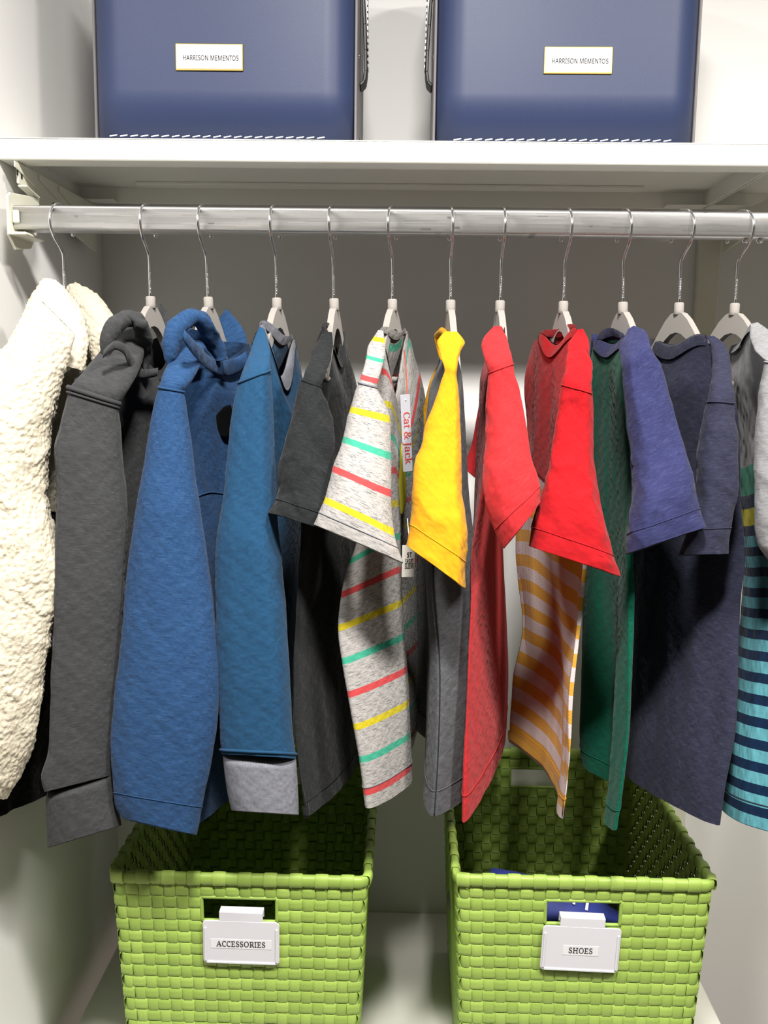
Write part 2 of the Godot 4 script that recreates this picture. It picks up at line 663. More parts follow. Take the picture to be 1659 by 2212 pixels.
# a woven strap: path of centres, outward normals and sideways directions
func strap(path: PackedVector3Array, outs: PackedVector3Array, sides: PackedVector3Array, wide: float, dome := 0.0006) -> ArrayMesh:
	var pos := PackedVector3Array()
	var uv := PackedVector2Array()
	var idx := PackedInt32Array()
	var far := 0.0
	for i in path.size():
		if i > 0: far += path[i].distance_to(path[i - 1])
		for k in 5:
			var s: float = [-0.5, -0.4, 0.0, 0.4, 0.5][k]
			var lift: float = [-1.0, 0.1, 0.55, 0.1, -1.0][k]
			pos.append(path[i] + sides[i] * wide * s + outs[i] * dome * lift)
			uv.append(Vector2(far, s * wide))
	for i in path.size() - 1:
		for k in 4:
			var q := i * 5 + k
			idx.append_array([q, q + 5, q + 1, q + 1, q + 5, q + 6])
	return finish(pos, uv, idx)

func basket(label: String, where: Vector3, size: Vector3, mat: Material, mat2: Material) -> Node3D:
	var t := thing("woven_basket", label, "basket", where, "lime green woven baskets on the bottom shelf")
	var taper := 0.10
	var rows := 22
	var pitch := size.y / rows
	var amp := 0.0015
	var wave := func(x: float): return clampf(cos(PI * x) * 1.7, -1.0, 1.0)
	var hole := func(a: float, i: int): return (i == rows - 4 or i == rows - 3) and ((a > 7.0 and a < 13.0) or (a > 53.0 and a < 59.0))
	for i in rows:
		var spans := [[0.0, 92.0]]
		if i == rows - 4 or i == rows - 3: spans = [[13.0, 53.0], [59.0, 99.0]]
		for sp in spans:
			var path := PackedVector3Array()
			var outs := PackedVector3Array()
			var ups := PackedVector3Array()
			var n := int((sp[1] - sp[0]) * 5)
			var h := (i + 0.5) * pitch
			for k in n + 1:
				var a: float = sp[0] + k * 0.2
				var o: float = amp * wave.call(a - 0.5 + i)
				var p := wall_at(a, h, size, taper, o)
				path.append(p)
				outs.append((wall_at(a, h, size, taper, o + 0.01) - p).normalized())
				ups.append((wall_at(a, h + 0.01, size, taper, o) - p).normalized())
			put("horizontal_strap", strap(path, outs, ups, pitch * 1.04), mat2 if i % 3 == 0 else mat, t)
	for k in 92:
		var a := k + 0.5
		var pieces := [[0, rows - 1]]
		if hole.call(a, rows - 4): pieces = [[0, rows - 5], [rows - 2, rows - 1]]
		for pc in pieces:
			var path := PackedVector3Array()
			var outs := PackedVector3Array()
			var along := PackedVector3Array()
			var n := int((pc[1] - pc[0] + 1) * 5)
			for j in n + 1:
				var y: float = pc[0] + j * 0.2
				var h := y * pitch
				var o: float = -amp * wave.call(y - 0.5 + k)
				var p := wall_at(a, h, size, taper, o)
				path.append(p)
				outs.append((wall_at(a, h, size, taper, o + 0.01) - p).normalized())
				along.append((wall_at(a - 0.2, h, size, taper, o) - wall_at(a + 0.2, h, size, taper, o)).normalized())
			var span := size.x / 20.0 if (k < 20 or (k >= 46 and k < 66)) else size.z / 26.0
			put("vertical_strap", strap(path, outs, along, span * 1.03), mat2 if k % 4 == 1 else mat, t)
	# the rim: a padded band round the top, straps folded over it
	var ring := []
	var shape := [[-0.002, -0.0105], [0.003, -0.0105], [0.0042, -0.009], [0.0042, -0.0025], [0.0028, 0.0], [-0.002, 0.0], [-0.0035, -0.0025], [-0.0035, -0.009]]
	for s in shape:
		var line := PackedVector3Array()
		for j in 92 * 2:
			line.append(wall_at(j * 0.5, size.y + s[1], size, taper, s[0]))
		ring.append(line)
	ring.append(ring[0])
	var rp := PackedVector3Array()
	var ri := PackedInt32Array()
	for l in ring:
		rp.append_array(l)
	for l in ring.size() - 1:
		for j in 184:
			var j2 := (j + 1) % 184
			ri.append_array([l * 184 + j, l * 184 + j2, l * 184 + 184 + j, l * 184 + j2, l * 184 + 184 + j2, l * 184 + 184 + j])
	put("rim", finish(rp, PackedVector2Array(), ri), mat, t)
	for k in range(0, 92, 2):
		var a := k + 0.5
		var path := PackedVector3Array()
		var outs := PackedVector3Array()
		var along := PackedVector3Array()
		for j in 11:
			var w = [[0.0030, -0.0118], [0.0046, -0.0100], [0.0052, -0.006], [0.0051, -0.003], [0.0042, 0.0004], [0.0022, 0.0014], [-0.0008, 0.0014], [-0.003, 0.0004], [-0.0044, -0.003], [-0.0044, -0.008], [-0.003, -0.0115]][j]
			var p := wall_at(a, size.y + w[1], size, taper, w[0])
			path.append(p)
			var nn := (wall_at(a, size.y, size, taper, 0.01) - wall_at(a, size.y, size, taper, 0.0)).normalized()
			var lean := clampf((w[0] - 0.0008) / 0.005, -1.0, 1.0)
			outs.append((nn * lean + Vector3.UP * (1.0 - absf(lean))).normalized())
			along.append((wall_at(a - 0.2, size.y, size, taper, 0.0) - wall_at(a + 0.2, size.y, size, taper, 0.0)).normalized())
		var span := size.x / 20.0 if (k < 20 or (k >= 46 and k < 66)) else size.z / 26.0
		put("rim_loop", strap(path, outs, along, span * 1.02, 0.0004), mat2 if k % 4 == 0 else mat, t)
	# the edges of the two hand holes are bound with folded strap
	for side in 2:
		var a0 := 7.0 if side == 0 else 53.0
		var lo := (rows - 4) * pitch
		var hi := (rows - 2) * pitch
		var around := [[a0, lo], [a0 + 6.0, lo], [a0 + 6.0, hi], [a0, hi], [a0, lo]]
		for e in 4:
			var path := PackedVector3Array()
			for j in 13:
				var s := j / 12.0
				path.append(wall_at(lerpf(around[e][0], around[e + 1][0], s), lerpf(around[e][1], around[e + 1][1], s), size, taper, 0.0))
			put("hole_binding", tube(path, 0.0019, 8), mat, t)
	var k2 := 1.0 - taper
	put("base", chamfer(Vector3(size.x * k2 - 0.004, 0.003, size.z * k2 - 0.004), 0.001, Vector3(0, 0.0017, 0)), mat, t)
	return t

func label_holder(text: String, label: String, tl: Vector3, size: Vector2, tilt: Vector3, wide: float) -> void:
	# hooks over the lower edge of the hand hole
	var t := thing("label_holder", label, "label holder", tl, "white clip-on label holders on the baskets")
	t.rotation_degrees = tilt
	var w: Material = mats["plastic"]
	put("plate", plate(rounded(size.x, size.y, 0.004), 0.0014, 0.0004), w, t)
	var clip := SurfaceTool.new()
	clip.begin(Mesh.PRIMITIVE_TRIANGLES)
	box_into(clip, Vector3(size.x * 0.57, 0.010, 0.0012), 0.0004, Vector3(0, size.y * 0.5 + 0.0045, 0.0))
	box_into(clip, Vector3(size.x * 0.57, 0.0012, 0.010), 0.0004, Vector3(0, size.y * 0.5 + 0.009, -0.0045))
	box_into(clip, Vector3(size.x * 0.57, 0.010, 0.0012), 0.0004, Vector3(0, size.y * 0.5 + 0.0045, -0.009))
	clip.generate_normals()
	put("clip", clip.commit(), w, t)
	put("side_lip", chamfer(Vector3(0.0022, size.y * 0.78, 0.0014), 0.0004, Vector3(-size.x * 0.5 + 0.0026, -0.002, 0.0012)), w, t)
	put("side_lip", chamfer(Vector3(0.0022, size.y * 0.78, 0.0014), 0.0004, Vector3(size.x * 0.5 - 0.0026, -0.002, 0.0012)), w, t)
	put("bottom_lip", chamfer(Vector3(size.x * 0.9, 0.0022, 0.0014), 0.0004, Vector3(0, -size.y * 0.5 + 0.0018, 0.0012)), w, t)
	var card := put("paper_label", chamfer(Vector3(wide + 0.012, size.y * 0.22, 0.0003), 0.0001, Vector3(0, -0.0012, 0.00085)), mats["paper"], t)
	lettering(text, 0.0082, "Droid Serif", mats["ink"], card, Vector3(0, -0.0012, 0.0012), wide)

func storage_box(label: String, x0: float, x1: float, z_front: float, turn: float, strap_side: float) -> void:
	var w := x1 - x0
	var d := 0.205
	var tall := 0.20
	var base_y := 1.4 + 0.2275
	var t := thing("storage_box", label, "box", Vector3((x0 + x1) * 0.5, base_y, z_front - d * 0.5), "navy storage boxes on the upper shelf")
	t.rotation_degrees.y = turn
	var outline := rounded(w, d, 0.030, 12)
	var pos := PackedVector3Array()
	var uv := PackedVector2Array()
	var idx := PackedInt32Array()
	var n := outline.size()
	var levels := [[0.0, -0.002], [0.0, 0.0], [0.05, 0.0], [0.1, 0.0], [0.15, 0.0], [tall, 0.0], [tall, -0.003]]
	for l in levels:
		for i in n:
			var p := outline[i]
			pos.append(Vector3(p.x + signf(p.x) * l[1], l[0], p.y + signf(p.y) * l[1]))
			uv.append(Vector2(float(i) / n * 0.9, l[0]))
	for l in levels.size() - 1:
		for i in n:
			var j := (i + 1) % n
			idx.append_array([l * n + i, (l + 1) * n + i, l * n + j, l * n + j, (l + 1) * n + i, (l + 1) * n + j])
	for i in range(1, n - 1):
		idx.append_array([0, i, i + 1, (levels.size() - 1) * n, (levels.size() - 1) * n + i + 1, (levels.size() - 1) * n + i])
	put("body", finish(pos, uv, idx), mats["navy_paper"], t)
	var lid_line := rounded(w + 0.008, d + 0.008, 0.033, 10)
	var lid := put("lid", plate(lid_line, 0.055, 0.002), mats["navy_paper"], t, Vector3(0, tall + 0.029, 0))
	lid.rotation_degrees.x = -90
	# end panels with their rivets, and a leather handle over each
	for s in [-1.0, 1.0]:
		var e := put("end_panel", chamfer(Vector3(0.0025, tall - 0.002, d - 0.030), 0.001, Vector3(s * (w * 0.5 + 0.0008), tall * 0.5, -0.004)), mats["end_grey"], t)
		for q in [0.045, 0.128]:
			var rivet := put("rivet", lathe(PackedVector2Array([Vector2(0, 0.0016), Vector2(0.0016, 0.0012), Vector2(0.0024, 0.0), Vector2(0.0024, -0.001)]), 12), mats["chrome"], e, Vector3(s * (w * 0.5 + 0.002), q - 0.024, 0.035))
			rivet.rotation_degrees.z = -90 * s
		var h := put("handle", handle_shape(s, w, tall), mats["black_leather"], t)
		var st := SurfaceTool.new()
		st.begin(Mesh.PRIMITIVE_TRIANGLES)
		for k in 12:
			box_into(st, Vector3(0.0014, 0.004, 0.018), 0.0005, Vector3(s * (w * 0.5 + 0.0108 - k * 0.00012), tall * 0.50 + k * 0.0062, 0.010))
		st.generate_normals()
		put("ribbed_trim", st.commit(), mats["chrome"], h)
	# name plate: a brass frame round a card
	var np := put("name_plate", plate(rounded(0.0660, 0.0250, 0.0008, 2), 0.0016, 0.0005), mats["brass"], t, Vector3(strap_side, 0.0795, d * 0.5 + 0.0008))
	put("card", chamfer(Vector3(0.0635, 0.0222, 0.0006), 0.0002, Vector3(0, 0.0002, 0.0008)), mats["paper"], np)
	lettering("HARRISON MEMENTOS", 0.0052, "Droid Sans", mats["ink"], np, Vector3(0.0015, -0.001, 0.0014), 0.0540)
	# white saddle stitches along the foot
	var m := chamfer(Vector3(0.0078, 0.0011, 0.0009), 0.0004)
	for k in 21:
		var s := put("stitch", m, mats["thread_white"], t, Vector3(-w * 0.5 + 0.022 + k * 0.0102, 0.0062, d * 0.5 + 0.0002))
		s.rotation_degrees.z = 10

func handle_shape(s: float, w: float, tall: float) -> ArrayMesh:
	var st := SurfaceTool.new()
	st.begin(Mesh.PRIMITIVE_TRIANGLES)
	var line := [[0.0030, 0.080], [0.0070, 0.084], [0.0085, 0.094], [0.0080, 0.115], [0.0068, 0.14], [0.0050, 0.17], [0.0032, 0.195]]
	for i in line.size() - 1:
		var a := Vector3(s * (w * 0.5 + line[i][0]), line[i][1], 0.010)
		var b := Vector3(s * (w * 0.5 + line[i + 1][0]), line[i + 1][1], 0.010)
		var up := (b - a).normalized()
		var turn := Basis(Vector3.BACK.cross(up).normalized() * -1.0, up, Vector3.BACK)
		box_into(st, Vector3(0.0034, a.distance_to(b) + 0.001, 0.024), 0.0008, (a + b) * 0.5, turn)
	st.generate_normals()
	return st.commit()

func shoe(label: String, where: Vector3, turn: float, mat: Material, tilt := 0.0):
	var t := thing("shoe", label, "shoe", where, "shoes inside the right basket")
	t.rotation_degrees = Vector3(tilt, turn, 0)
	var prof := [[-0.07, 0.024, 0.055, 0.0], [-0.066, 0.028, 0.062, 0.0], [-0.04, 0.029, 0.06, 0.0], [-0.01, 0.028, 0.056, 0.0], [0.02, 0.031, 0.045, 0.0], [0.05, 0.033, 0.034, 0.0], [0.068, 0.026, 0.026, 0.0], [0.075, 0.012, 0.016, 0.0]]
	var g := []
	for p in prof:
		var line := PackedVector3Array()
		for k in 24:
			var w := TAU * k / 24
			line.append(Vector3(cos(w) * p[1], maxf(0.006, 0.012 + (sin(w) * 0.5 + 0.5) * p[2] - 0.006), p[0]))
		g.append(line)
	cloth("upper", g, mat, t, 0, -1, 0.0)
	var sole := PackedVector2Array()
	for k in 28:
		var w := TAU * k / 28
		sole.append(Vector2(cos(w) * 0.033, sin(w) * 0.077))
	var so := put("sole", plate(sole, 0.012, 0.002), mats["paper"], t, Vector3(0, 0.006, 0))
	so.rotation_degrees.x = 90
	for k in 4:
		put("lace", tube(PackedVector3Array([Vector3(-0.016, 0.060 - k * 0.005, -0.005 + k * 0.013), Vector3(0, 0.066 - k * 0.005, -0.003 + k * 0.013), Vector3(0.016, 0.060 - k * 0.005, -0.005 + k * 0.013)]), 0.0016, 6), mats["thread_white"], t)

func lamp(called: String, label: String, where: Vector3, size: Vector2, energy: float, tint: Color):
	var t := thing(called, label, "ceiling light", where, "ceiling light panels")
	put("frame", chamfer(Vector3(size.x + 0.03, 0.02, size.y + 0.03), 0.003, Vector3(0, 0.012, 0)), mats["wall"], t)
	put("diffuser", chamfer(Vector3(size.x, 0.006, size.y), 0.001, Vector3(0, 0.001, 0)), mats["glow"], t)
	var l := AreaLight3D.new()
	l.name = "panel_light"
	l.area_size = size
	l.light_energy = energy
	l.light_color = tint
	l.area_range = 8.0
	l.area_attenuation = 2.0
	l.shadow_enabled = true
	l.rotation_degrees.x = -90
	l.position.y = -0.006
	t.add_child(l, true)

func sherpa(g: Array, amp: float, scale_ := 250.0):
	var nn := normals_of(g)
	for r in g.size():
		for c in g[r].size():
			var p: Vector3 = g[r][c] * scale_
			g[r][c] += nn[r][c] * amp * (0.25 - curl.get_noise_3dv(p) * 1.0 + 0.35 * fine.get_noise_3dv(p * 0.12))

func rope(called: String, pts: Array, radius: float, mat: Material, parent: Node, taper := true) -> MeshInstance3D:
	# a soft roll of cloth through traced places (x, y, z)
	var c := Curve3D.new()
	var p3 := []
	for i in range(0, pts.size(), 3): p3.append(at(pts[i], pts[i + 1], pts[i + 2]))
	for i in p3.size():
		var t := Vector3.ZERO
		if i > 0 and i < p3.size() - 1: t = (p3[i + 1] - p3[i - 1]) * 0.2
		c.add_point(p3[i], -t, t)
	var n := 40
	var g := []
	var up := Vector3(0.3, 0.9, 0.3)
	for i in n + 1:
		var s := float(i) / n
		var p := c.sample_baked(c.get_baked_length() * s)
		var d := (c.sample_baked(c.get_baked_length() * minf(1, s + 0.02)) - c.sample_baked(c.get_baked_length() * maxf(0, s - 0.02))).normalized()
		var a := d.cross(up).normalized()
		var b := a.cross(d).normalized()
		up = b
		var r := radius * (pow(maxf(sin(PI * clampf(s, 0.02, 0.98)), 0.0), 0.35) if taper else 1.0)
		var line := PackedVector3Array()
		for k in 20:
			var w := TAU * k / 20
			line.append(p + (a * cos(w) + b * sin(w)) * r)
		g.append(line)
	crumple(g, radius * 0.25, 22.0, 1.0, 0.0, radius * 100.0, false)
	return cloth(called, g, mat, parent, 0, -1, 0.0)

# ------------------------------------------------------------------ the scene
func _ready():
	var cam := Camera3D.new()
	cam.name = "camera"
	cam.basis = turned
	cam.position = EYE
	cam.fov = rad_to_deg(2.0 * atan(1106.0 / FOCAL))
	cam.near = 0.02
	cam.current = true
	add_child(cam)
	var env := Environment.new()
	env.background_mode = Environment.BG_COLOR
	env.background_color = Color(0.75, 0.78, 0.82)
	env.background_energy_multiplier = 0.3
	env.tonemap_mode = Environment.TONE_MAPPER_LINEAR
	env.tonemap_exposure = 1.0
	env.sdfgi_enabled = true
	env.ssao_enabled = true
	env.ssil_enabled = true
	var we := WorldEnvironment.new()
	we.name = "surroundings"
	we.environment = env
	add_child(we)
	noise.seed = 3
	noise.frequency = 1.0
	noise.fractal_octaves = 3
	fine.seed = 11
	fine.frequency = 1.0
	fine.fractal_octaves = 2
	curl.seed = 5
	curl.noise_type = FastNoiseLite.TYPE_CELLULAR
	curl.cellular_return_type = FastNoiseLite.RETURN_DISTANCE
	curl.frequency = 1.0
	curl.fractal_type = FastNoiseLite.FRACTAL_NONE

	painted("wall", Color(0.885, 0.885, 0.885), 0.75)
	painted("shelf_white", Color(0.90, 0.90, 0.87), 0.35, 3.0, 0.6)
	painted("bracket_cream", Color(0.84, 0.84, 0.78), 0.4, 3.0, 0.6)
	painted("floor", Color(0.50, 0.47, 0.43), 0.5)
	painted("room_wall", Color(0.50, 0.49, 0.47), 0.8)
	flat_mat("slot_black", Color(0.06, 0.06, 0.05), 0.9)
	flat_mat("glow", Color(1, 1, 1), 0.8)
	mats["glow"].emission_enabled = true
	mats["glow"].emission = Color(1.0, 0.97, 0.92)
	mats["glow"].emission_energy_multiplier = 2.0
	lamp("ceiling_light", "square ceiling light panel over the right of the opening", Vector3(0.63, 2.16, 0.85), Vector2(0.14, 0.14), 2.7, Color(1.0, 0.975, 0.94))
	lamp("ceiling_light", "square ceiling light panel over the middle of the opening", Vector3(0.02, 2.16, 0.80), Vector2(0.14, 0.14), 3.5, Color(1.0, 0.98, 0.95))
	lamp("ceiling_light", "square ceiling light panel over the left of the opening", Vector3(-0.60, 2.16, 0.78), Vector2(0.14, 0.14), 1.1, Color(1.0, 0.98, 0.96))
	setting()
	materials()
	fittings()
	hangers()
	storage()
	baskets()
	garments_left()
	garments_middle()
	garments_right()

func setting():
	struct("wall_back", chamfer(Vector3(3.7, 2.25, 0.06), 0.002), mats["wall"], "pale painted wall behind the rail", Vector3(0, 1.10, -0.35))
	struct("wall_left", chamfer(Vector3(0.02, 2.20, 0.56), 0.002), mats["wall"], "pale side panel of the bay, left of the fleece jacket", Vector3(-0.410, 1.09, -0.05))
	struct("wall_far_left", chamfer(Vector3(0.06, 2.25, 3.7), 0.002), mats["room_wall"], "pale wall of the room beyond the side panel", Vector3(-1.83, 1.10, 1.5))
	struct("wall_right", chamfer(Vector3(0.06, 2.25, 3.7), 0.002), mats["room_wall"], "pale wall of the room at the right", Vector3(1.83, 1.10, 1.5))
	struct("wall_front", chamfer(Vector3(3.7, 2.25, 0.06), 0.002), mats["room_wall"], "pale wall of the room facing the bay", Vector3(0, 1.10, 3.33))
	struct("floor", chamfer(Vector3(3.7, 0.06, 3.7), 0.002), mats["floor"], "grey-brown floor of the room", Vector3(0, -0.03, 1.5))
	struct("ceiling", chamfer(Vector3(3.7, 0.06, 3.7), 0.002), mats["wall"], "white ceiling of the room", Vector3(0, 2.215, 1.5))

func materials():
	var m := flat_mat("velvet", Color(0.565, 0.55, 0.535), 0.95)
	m.rim_enabled = true
	m.rim = 0.3
	m.normal_enabled = true
	m.normal_texture = noise_tex(0.25, 21, true, 3.0)
	m.normal_scale = 0.3
	m.uv1_triplanar = true
	m.uv1_scale = Vector3.ONE * 40
	flat_mat("chrome", Color(0.86, 0.86, 0.87), 0.16, 1.0)
	flat_mat("brass", Color(0.80, 0.70, 0.42), 0.28, 1.0)
	flat_mat("plastic", Color(0.80, 0.80, 0.83), 0.4)
	flat_mat("paper", Color(0.84, 0.84, 0.86), 0.7)
	flat_mat("ink", Color(0.05, 0.05, 0.06), 0.8)
	flat_mat("thread_white", Color(0.95, 0.95, 0.96), 0.6)
	flat_mat("end_grey", Color(0.45, 0.44, 0.45), 0.55)
	flat_mat("black_leather", Color(0.045, 0.045, 0.05), 0.5)
	var n := flat_mat("navy_paper", Color(0.175, 0.215, 0.335), 0.46)
	n.metallic_specular = 0.4
	n.normal_enabled = true
	n.normal_texture = noise_tex(0.2, 31, true, 2.5)
	n.normal_scale = 0.18
	n.uv1_triplanar = true
	n.uv1_scale = Vector3.ONE * 14
	# brushed steel: streaks along the rail
	var im := Image.create_empty(1024, 64, false, Image.FORMAT_RGB8)
	var r := RandomNumberGenerator.new()
	r.seed = 77
	im.fill(Color(0.84, 0.84, 0.84))
	for k in 900:
		var v := r.randf_range(0.76, 0.90)
		im.fill_rect(Rect2i(r.randi_range(0, 1000), r.randi_range(0, 63), r.randi_range(8, 80), 1), Color(v, v, v))
	for k in 40:
		var v := r.randf_range(0.62, 0.74)
		im.fill_rect(Rect2i(r.randi_range(0, 1000), r.randi_range(0, 60), r.randi_range(2, 9), r.randi_range(1, 3)), Color(v, v, v))
	var steel := flat_mat("steel", Color(1, 1, 1), 0.38, 0.9)
	steel.albedo_texture = ImageTexture.create_from_image(im)
	steel.uv1_scale = Vector3(0.9, 22, 1)
	steel.anisotropy_enabled = true
	steel.anisotropy = 0.85
	steel.normal_enabled = true
	steel.normal_texture = noise_tex(0.02, 41, true, 2.0)
	steel.normal_scale = 0.06
	# strapping: a fine twill on lime tape
	var tw := Image.create_empty(32, 32, false, Image.FORMAT_RGB8)
	for y in 32:
		for x in 32:
			var zig := absi(y % 16 - 8)
			var v := 0.5 + 0.5 * sin(TAU * (x + zig) / 8.0)
			tw.set_pixel(x, y, Color(v, v, v))
	tw.bump_map_to_normal_map(2.0)
	var twill := ImageTexture.create_from_image(tw)
	for k in 2:
		var s := flat_mat("lime" if k == 0 else "lime_pale", Color(0.555, 0.665, 0.30) if k == 0 else Color(0.595, 0.705, 0.33), 0.5)
		s.normal_enabled = true
		s.normal_texture = twill
		s.normal_scale = 0.35
		s.uv1_scale = Vector3(160, 160, 1)
		s.cull_mode = BaseMaterial3D.CULL_DISABLED
	# cloths
	jersey("sherpa", Color(0.97, 0.935, 0.85), Color(1.0, 0.97, 0.91), Color(0.92, 0.86, 0.75), 5000, 12, 1)
	jersey("black_knit", Color(0.035, 0.038, 0.05), Color(0.06, 0.06, 0.08), Color(0.02, 0.02, 0.03), 4000, 12, 2)
	jersey("charcoal_fleece", Color(0.30, 0.305, 0.315), Color(0.385, 0.39, 0.40), Color(0.225, 0.23, 0.24), 9000, 22, 3)
	jersey("blue_heather", Color(0.205, 0.34, 0.525), Color(0.32, 0.46, 0.63), Color(0.135, 0.245, 0.41), 9000, 26, 4)
	jersey("blue_fleece", Color(0.175, 0.345, 0.50), Color(0.23, 0.41, 0.57), Color(0.13, 0.28, 0.43), 7000, 14, 5)
	jersey("grey_rib", Color(0.56, 0.57, 0.61), Color(0.72, 0.73, 0.77), Color(0.42, 0.43, 0.47), 9000, 10, 6)
	jersey("charcoal_jersey", Color(0.185, 0.195, 0.205), Color(0.29, 0.30, 0.31), Color(0.11, 0.115, 0.125), 9000, 16, 7)
	jersey("yellow_jersey", Color(0.98, 0.71, 0.15), Color(1.0, 0.76, 0.13), Color(0.95, 0.65, 0.05), 3500, 14, 8)
	jersey("grey_jersey", Color(0.40, 0.41, 0.43), Color(0.54, 0.55, 0.58), Color(0.28, 0.29, 0.31), 9000, 18, 9)
	jersey("coral_jersey", Color(0.85, 0.22, 0.24), Color(0.91, 0.31, 0.32), Color(0.77, 0.17, 0.19), 6000, 20, 10)
	jersey("red_jersey", Color(0.77, 0.13, 0.16), Color(0.82, 0.18, 0.20), Color(0.70, 0.10, 0.13), 4000, 20, 11)
	jersey("navy_heather", Color(0.235, 0.25, 0.42), Color(0.37, 0.39, 0.57), Color(0.16, 0.175, 0.32), 9000, 20, 12)
	jersey("green_slub", Color(0.075, 0.40, 0.32), Color(0.12, 0.48, 0.39), Color(0.05, 0.32, 0.25), 6000, 30, 13)
	jersey("ink_heather", Color(0.225, 0.235, 0.315), Color(0.34, 0.355, 0.45), Color(0.15, 0.155, 0.22), 9000, 18, 14)
	jersey("grey_heather", Color(0.61, 0.615, 0.63), Color(0.74, 0.745, 0.76), Color(0.46, 0.465, 0.48), 9000, 24, 15)
	var pile: StandardMaterial3D = mats["sherpa"]
	pile.normal_texture = noise_tex(0.05, 51, true, 6.0, FastNoiseLite.TYPE_CELLULAR)
	pile.normal_scale = 0.5
	# flecked grey with thin printed stripes: yellow, green, red every 29 mm
	var f := Image.create_empty(512, 512, false, Image.FORMAT_RGB8)
	yarn(f, Rect2i(0, 0, 512, 512), Color(0.76, 0.75, 0.74), Color(0.86, 0.85, 0.84), Color(0.58, 0.57, 0.58), 9000, 24, 16)
	yarn_flecks(f, 1050, 17)
	for k in 3:
		f.fill_rect(Rect2i(0, 60 + k * 171, 512, 34), dyed([Color(0.87, 0.80, 0.20), Color(0.30, 0.73, 0.61), Color(0.86, 0.33, 0.34)][k]))
	cloth_mat("flecked_stripe", ImageTexture.create_from_image(f), Vector2(0.10, 0.0915))
	var f2 := Image.create_empty(512, 512, false, Image.FORMAT_RGB8)
	yarn(f2, Rect2i(0, 0, 512, 512), Color(0.70, 0.69, 0.68), Color(0.82, 0.81, 0.80), Color(0.5, 0.49, 0.5), 9000, 24, 18)
	yarn_flecks(f2, 900, 19)
	cloth_mat("flecked_plain", ImageTexture.create_from_image(f2), Vector2(0.10, 0.10))
	# yellow and white bars
	var y := Image.create_empty(256, 256, false, Image.FORMAT_RGB8)
	yarn(y, Rect2i(0, 0, 256, 132), Color(0.90, 0.85, 0.85), Color(0.95, 0.92, 0.92), Color(0.84, 0.78, 0.78), 1500, 20, 20)
	yarn(y, Rect2i(0, 132, 256, 124), Color(0.90, 0.68, 0.28), Color(0.94, 0.74, 0.36), Color(0.85, 0.62, 0.22), 1500, 20, 21)
	cloth_mat("yellow_bars", ImageTexture.create_from_image(y), Vector2(0.05, 0.0262))
	# yoke, bands and bars of the last shirt: one image from collar to hem
	var g := Image.create_empty(512, 2048, false, Image.FORMAT_RGB8)
	var bands := [[0.0, 0.266, 0], [0.266, 0.327, 1], [0.327, 0.355, 2], [0.355, 0.392, 3], [0.392, 0.414, 2]]
	var s0 := 0.414
	var step := 0.0432
	while s0 < 1.0:
		bands.append([s0, s0 + step * 0.55, 4])
		bands.append([s0 + step * 0.55, s0 + step, 2])
		s0 += step
	var inks := [Color(0.61, 0.615, 0.63), Color(0.16, 0.58, 0.47), Color(0.075, 0.18, 0.31), Color(0.88, 0.83, 0.12), Color(0.42, 0.72, 0.78)]
	for b in bands:
		var y0 := int(b[0] * 2048.0)
		var y1 := mini(int(b[1] * 2048.0), 2048)
		if y1 > y0:
			var c: Color = inks[b[2]]
			var k := 0.09 if b[2] else 0.16
			yarn(g, Rect2i(0, y0, 512, y1 - y0), c, c.lightened(k), c.darkened(k * 1.6), (y1 - y0) * 18, 22, 30 + y0)
	cloth_mat("banded", ImageTexture.create_from_image(g), Vector2(0.16, 1.0))

func yarn_flecks(img: Image, n: int, seed_: int):
	var r := RandomNumberGenerator.new()
	r.seed = seed_
	for k in n:
		var x := r.randi_range(0, 511)
		var y := r.randi_range(0, 511)
		var v := r.randf_range(0.22, 0.48)
		var drift := 0
		for i in r.randi_range(6, 34):
			if r.randf() < 0.12: drift += 1 if r.randf() < 0.6 else -1
			for q in 1 + int(r.randf() < 0.6):
				var px := (x + i) % 512
				var py := posmod(y + drift + q, 512)
				img.set_pixel(px, py, img.get_pixel(px, py).lerp(Color(v, v, v + 0.01), 0.8))

